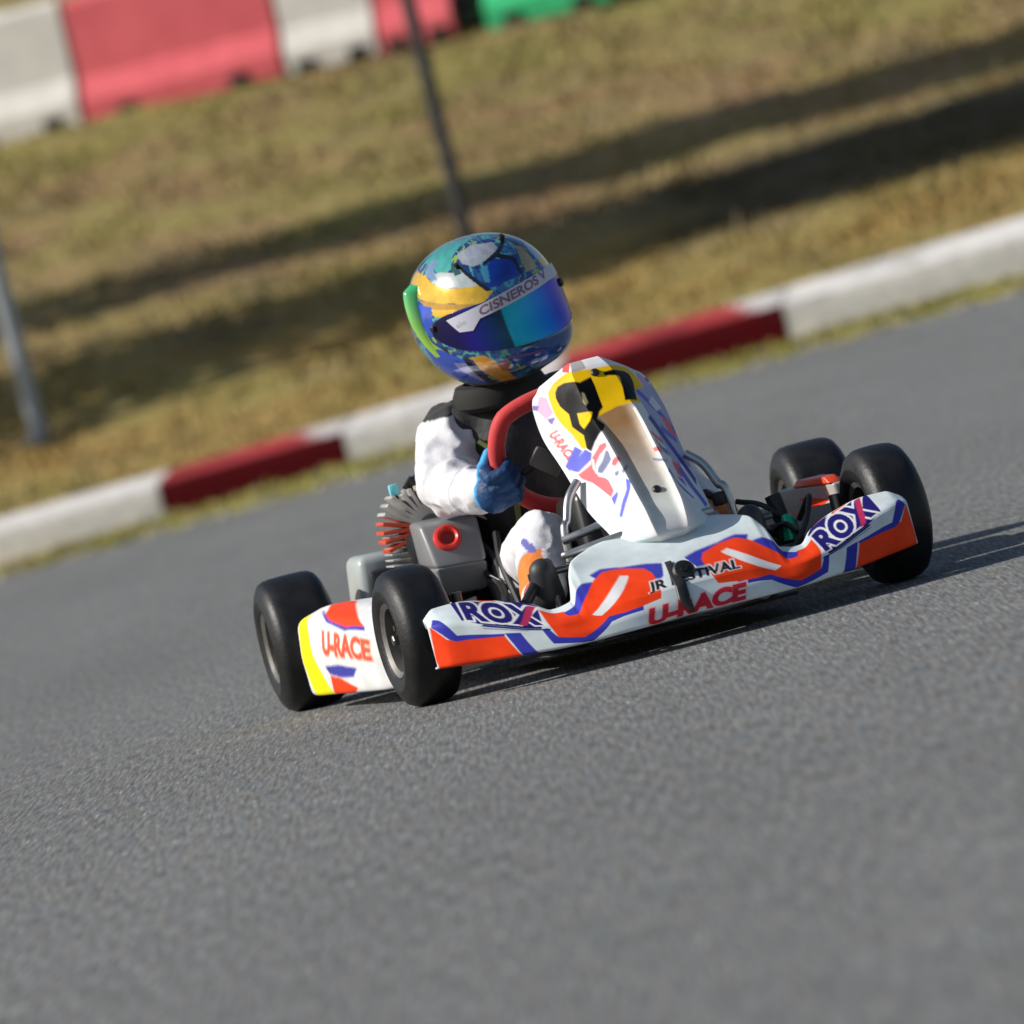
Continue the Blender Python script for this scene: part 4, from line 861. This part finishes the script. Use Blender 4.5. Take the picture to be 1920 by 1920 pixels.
# gloves: palm, five bent fingers closed on the rim
def glove(wr, side, ang):
    wr = np.array(wr, float); gp = swp(ang); tang = swp(ang+.01)-swp(ang-.01); tang /= np.linalg.norm(tang)
    if tang[2] < 0: tang = -tang                                       # along the rim, thumb side up
    out = gp-SWC; out /= np.linalg.norm(out); nb = np.cross(out, tang); nb /= np.linalg.norm(nb)
    if nb[1] < 0: nb = -nb                                             # away from the driver (forward)
    palm_c = gp + out*.024 - nb*.010
    pr = [(wr, palm_c, .034, .030), (palm_c+tang*.012, palm_c-tang*.016, .028, .026)]
    for i, off in enumerate((.034, .013, -.009, -.030)):
        base = palm_c + tang*off + out*.002 + nb*.010; pr.append((palm_c*.55+wr*.45+tang*off*.6, base, .023, .0165))
        Ls = (1.0, 1.12, 1.06, .88)[i]; r0 = (.0118, .0122, .0118, .0106)[i]; j = RNG.uniform(-.002, .002)
        p1 = base+nb*(.032*Ls)+out*(.000+j); p2 = p1+nb*.008*Ls-out*.030*Ls; p3 = p2-nb*.022*Ls-out*.014*Ls
        pr += [(base, p1, r0*1.2, r0*1.05), (p1, p2, r0*1.05, r0), (p2, p3, r0, r0*.86)]
    tb = palm_c+tang*.034-nb*.006; t1 = tb+tang*.014-out*.024-nb*.012; t2 = t1-out*.026+nb*.004
    pr += [(palm_c, tb, .021, .015), (tb, t1, .015, .0128), (t1, t2, .0128, .0108)]
    d = wr-palm_c; d /= np.linalg.norm(d)
    pr.append((wr-d*.010, wr+d*.008, .0365, .0400))                    # gauntlet cuff over the sleeve
    def glovecol(co):                                                  # blue glove, shade painted in as navy over palm and fingers
        q = co+DO; k = sstep((q-palm_c)@nb+.6*((q-palm_c)@(-out)), -.004, .016)[:, None]
        return np.array([.045, .34, .70])*(1-k)+np.array([.006, .045, .14])*k
    blob('glove', caps(pr), GLOVE, drv, voxel=.0026, smooth=1, wrinkle=.0012, wscale=60., colf=glovecol)
glove(wrR, 1, R(-20)); glove(wrL, -1, R(178))

# boots
for a, s in ((aR, 1), (aL, -1)):
    x, y, z = a
    def bootcol(co):
        w = co+DO; c = np.zeros((len(co), 3))+np.array([.03, .03, .032]); c[w[:, 2] < .095] = (.02, .02, .02); c[(w[:, 1] < y+.045) & (w[:, 2] > .11)] = (.42, .10, .09); return c
    blob('boot', caps([((x, y+.005, z+.01), (x, y+.02, .085), .038, .040), ((x, y+.02, .080), (x+s*.006, y+.095, .145), .036, .032), ((x+s*.006, y+.095, .145), (x+s*.008, y+.108, .19), .032, .026)]), SHOE, drv, voxel=.0045, smooth=2, colf=bootcol)

# helmet
HP = {'SI': (.40, .43, .50), 'TE': (.07, .40, .36), 'SW': (.50, .56, .56), 'TD': (.02, .10, .09), 'LB': (.22, .32, .48), 'YG': (.78, .46, .02), 'OG': (.50, .26, .02), 'BQ': (.005, .045, .36), 'CY': (.06, .30, .45), 'DK': (.008, .010, .022), 'BE': (.45, .36, .18),
      'BB': (.02, .08, .55), 'LM': (.30, .55, .06), 'LV': (.30, .32, .62), 'OY': (.68, .33, .03), 'RS': (.42, .16, .10), 'MB': (.012, .085, .30), 'TG': (.12, .42, .30)}
A, B = np.meshgrid(np.linspace(-math.pi, math.pi, 420), np.linspace(-1.5, 1.56, 260), indexing='ij')
P = helmet(A.ravel(), B.ravel()).reshape(*A.shape, 3)-DO
nz = fbm(A*1.0, B, 2.2, 3.)[..., None]; nz2 = fbm(A, B, 5.0, 9.)[..., None]
C = np.clip(np.array([.012, .055, .24])+np.clip(nz, 0, 1)*np.array([.02, .16, .30])+np.clip(nz2, 0, 1)*np.array([.03, .10, .10]), 0, 1)
C = np.where((nz2 < -.5), np.array([.01, .02, .06]), C)
sw_ = np.sin(9*(B+.55*A)+5*nz[..., 0])                                # swirling pinstripes under the panels
C[(sw_ > .90)] = (.10, .42, .40); C[(sw_ < -.93)] = (.30, .46, .08); C[np.abs(sw_-.35) < .05] = (.006, .010, .04)
C2 = C.copy(); paint(C2, .25-A, B, [k for k in HELMET_ART if k[0] in ('SW', 'LB', 'YG', 'BB', 'LM', 'LV', 'OY', 'DK', 'TE')], HP); C = np.where((A < -.45)[..., None], C2, C)
paint(C, A, B, HELMET_ART, HP)
C = C*(1+.22*np.clip(fbm(A, B, 9., 4.)[..., None], -.6, .6))
C[B < -.98] = (.03, .03, .03)
he = obj('helmet', gridmesh('helmet', P, np.clip(C, 0, 1)), mat('helmet_lacquer', rough=.16, coat=1., metal=.25, attr='paint'), drv); outward(he.data, HC-DO)
# visor
A, B = np.meshgrid(np.linspace(-1.15, 1.56, 260), np.linspace(0, 1, 90), indexing='ij'); e = np.abs((A-.205)/1.355)
top = .285-.16*e**6; bot = -.265-.03*np.cos((A-.2)*2)+.24*e**5; LAT = bot+(top-bot)*B-.045
P = helmet(A.ravel()-.04, LAT.ravel(), .0035).reshape(*A.shape, 3)-DO
st = [(-1.2, (.08, .02, .42)), (-.42, (.08, .02, .50)), (-.25, (.03, .05, .60)), (-.05, (.0, .20, .78)), (.15, (.00, .36, .74)), (.36, (.00, .46, .66)), (.455, (.00, .42, .60)), (.475, (.004, .05, .09)), (.66, (.006, .03, .16)), (.90, (.015, .012, .20)), (1.1, (.012, .008, .08)), (1.6, (.006, .006, .02))]  # blue mirror tint with its bright and dark reflections painted in
C = np.stack([np.interp(A, [q[0] for q in st], [q[1][k] for q in st]) for k in range(3)], -1)
vi = obj('visor', gridmesh('visor', P, C), mat('visor_tint_reflection', rough=.2, metal=.15, coat=.12, spec=.3, attr='paint'), he); outward(vi.data, HC-DO); solid(vi, .002)
# sun strip across the top of the visor
A, B = np.meshgrid(np.linspace(-.80, 1.20, 330), np.linspace(0, 1, 70), indexing='ij')
top = np.interp(A, [-.8, -.45, .2, .75, 1.20], [.40, .405, .345, .262, .200]); bot = np.interp(A, [-.8, -.32, .2, .735, .86, 1.05, 1.20], [.255, .245, .185, .115, -.004, .012, .19]); LAT = bot+(top-bot)*B
P = helmet(A.ravel()-.04, LAT.ravel()-.05, .0048).reshape(*A.shape, 3)-DO
C = np.zeros((*A.shape, 3))+np.array([.56, .56, .64])
text(C, A, LAT, 'CISNEROS V', [(.72, .243), (-.33, .405), (-.31, .282), (.72, .142)], (.20, .12, .19), bold=.04)
text(C, A, LAT, 'alm', [(1.08, .135), (.92, .160), (.92, .085), (1.06, .065)], (.33, .36, .38), bold=.02)
ss = obj('visor_strip', gridmesh('visor_strip', P, C), mat('strip_print', rough=.4, attr='paint'), he); outward(ss.data, HC-DO)
# rear spoiler fins, bright green
for s in (1, -1):
    A, B = np.meshgrid(np.linspace(-1, 1, 40), np.linspace(0, 1, 50), indexing='ij')
    lon = (1.98 - .25*B + A*(.15-.06*B)); LAT = .66-1.02*B
    hgt = np.clip(1-A**2, 0, 1)**.8*np.interp(B, [0, .12, .5, 1], [.008, .022, .015, .002])
    P = helmet((s*lon).ravel(), LAT.ravel()).reshape(*A.shape, 3)
    nrm = P-HC; nrm /= np.linalg.norm(nrm, axis=-1, keepdims=True); P = P+nrm*(hgt-.001)[..., None]-DO
    C = np.array([.03, .42, .16])*(1-B[..., None])+np.array([.40, .62, .05])*B[..., None]
    fo = obj('helmet_spoiler', gridmesh('helmet_spoiler', P, C), mat('spoiler_green', rough=.2, coat=.6, attr='paint'), he); outward(fo.data, HC-DO)
for lo_, la_, r_ in ((-.66, .10, .009), (1.46, .07, .007), (-.30, .98, .007), (.85, .80, .005)):
    q = helmet(np.array([lo_]), np.array([la_]), .004)[0]; d = q-HC; d /= np.linalg.norm(d)
    MB().lathe([(-.004, .001), (-.004, r_), (.004, r_*.95), (.006, r_*.6), (.006, .001)], 18, 'z').xf(Matrix.Translation(Vector(q-DO))@Vector(d).to_track_quat('Z', 'Y').to_matrix().to_4x4()).build('helmet_screw', BLACKP, he)
# chin vents
for lo_, la_ in ((.28, -.33), (-.08, -.30)):
    A, B = np.meshgrid(np.linspace(-1, 1, 20), np.linspace(-1, 1, 8), indexing='ij')
    P = helmet((lo_+.11*A).ravel(), (la_+.022*B*(1-.4*np.abs(A))).ravel(), .0022).reshape(*A.shape, 3)-DO
    vo = obj('chin_vent', gridmesh('chin_vent', P), mat('vent_dark', (.004, .006, .02), .6), he); outward(vo.data, HC-DO)
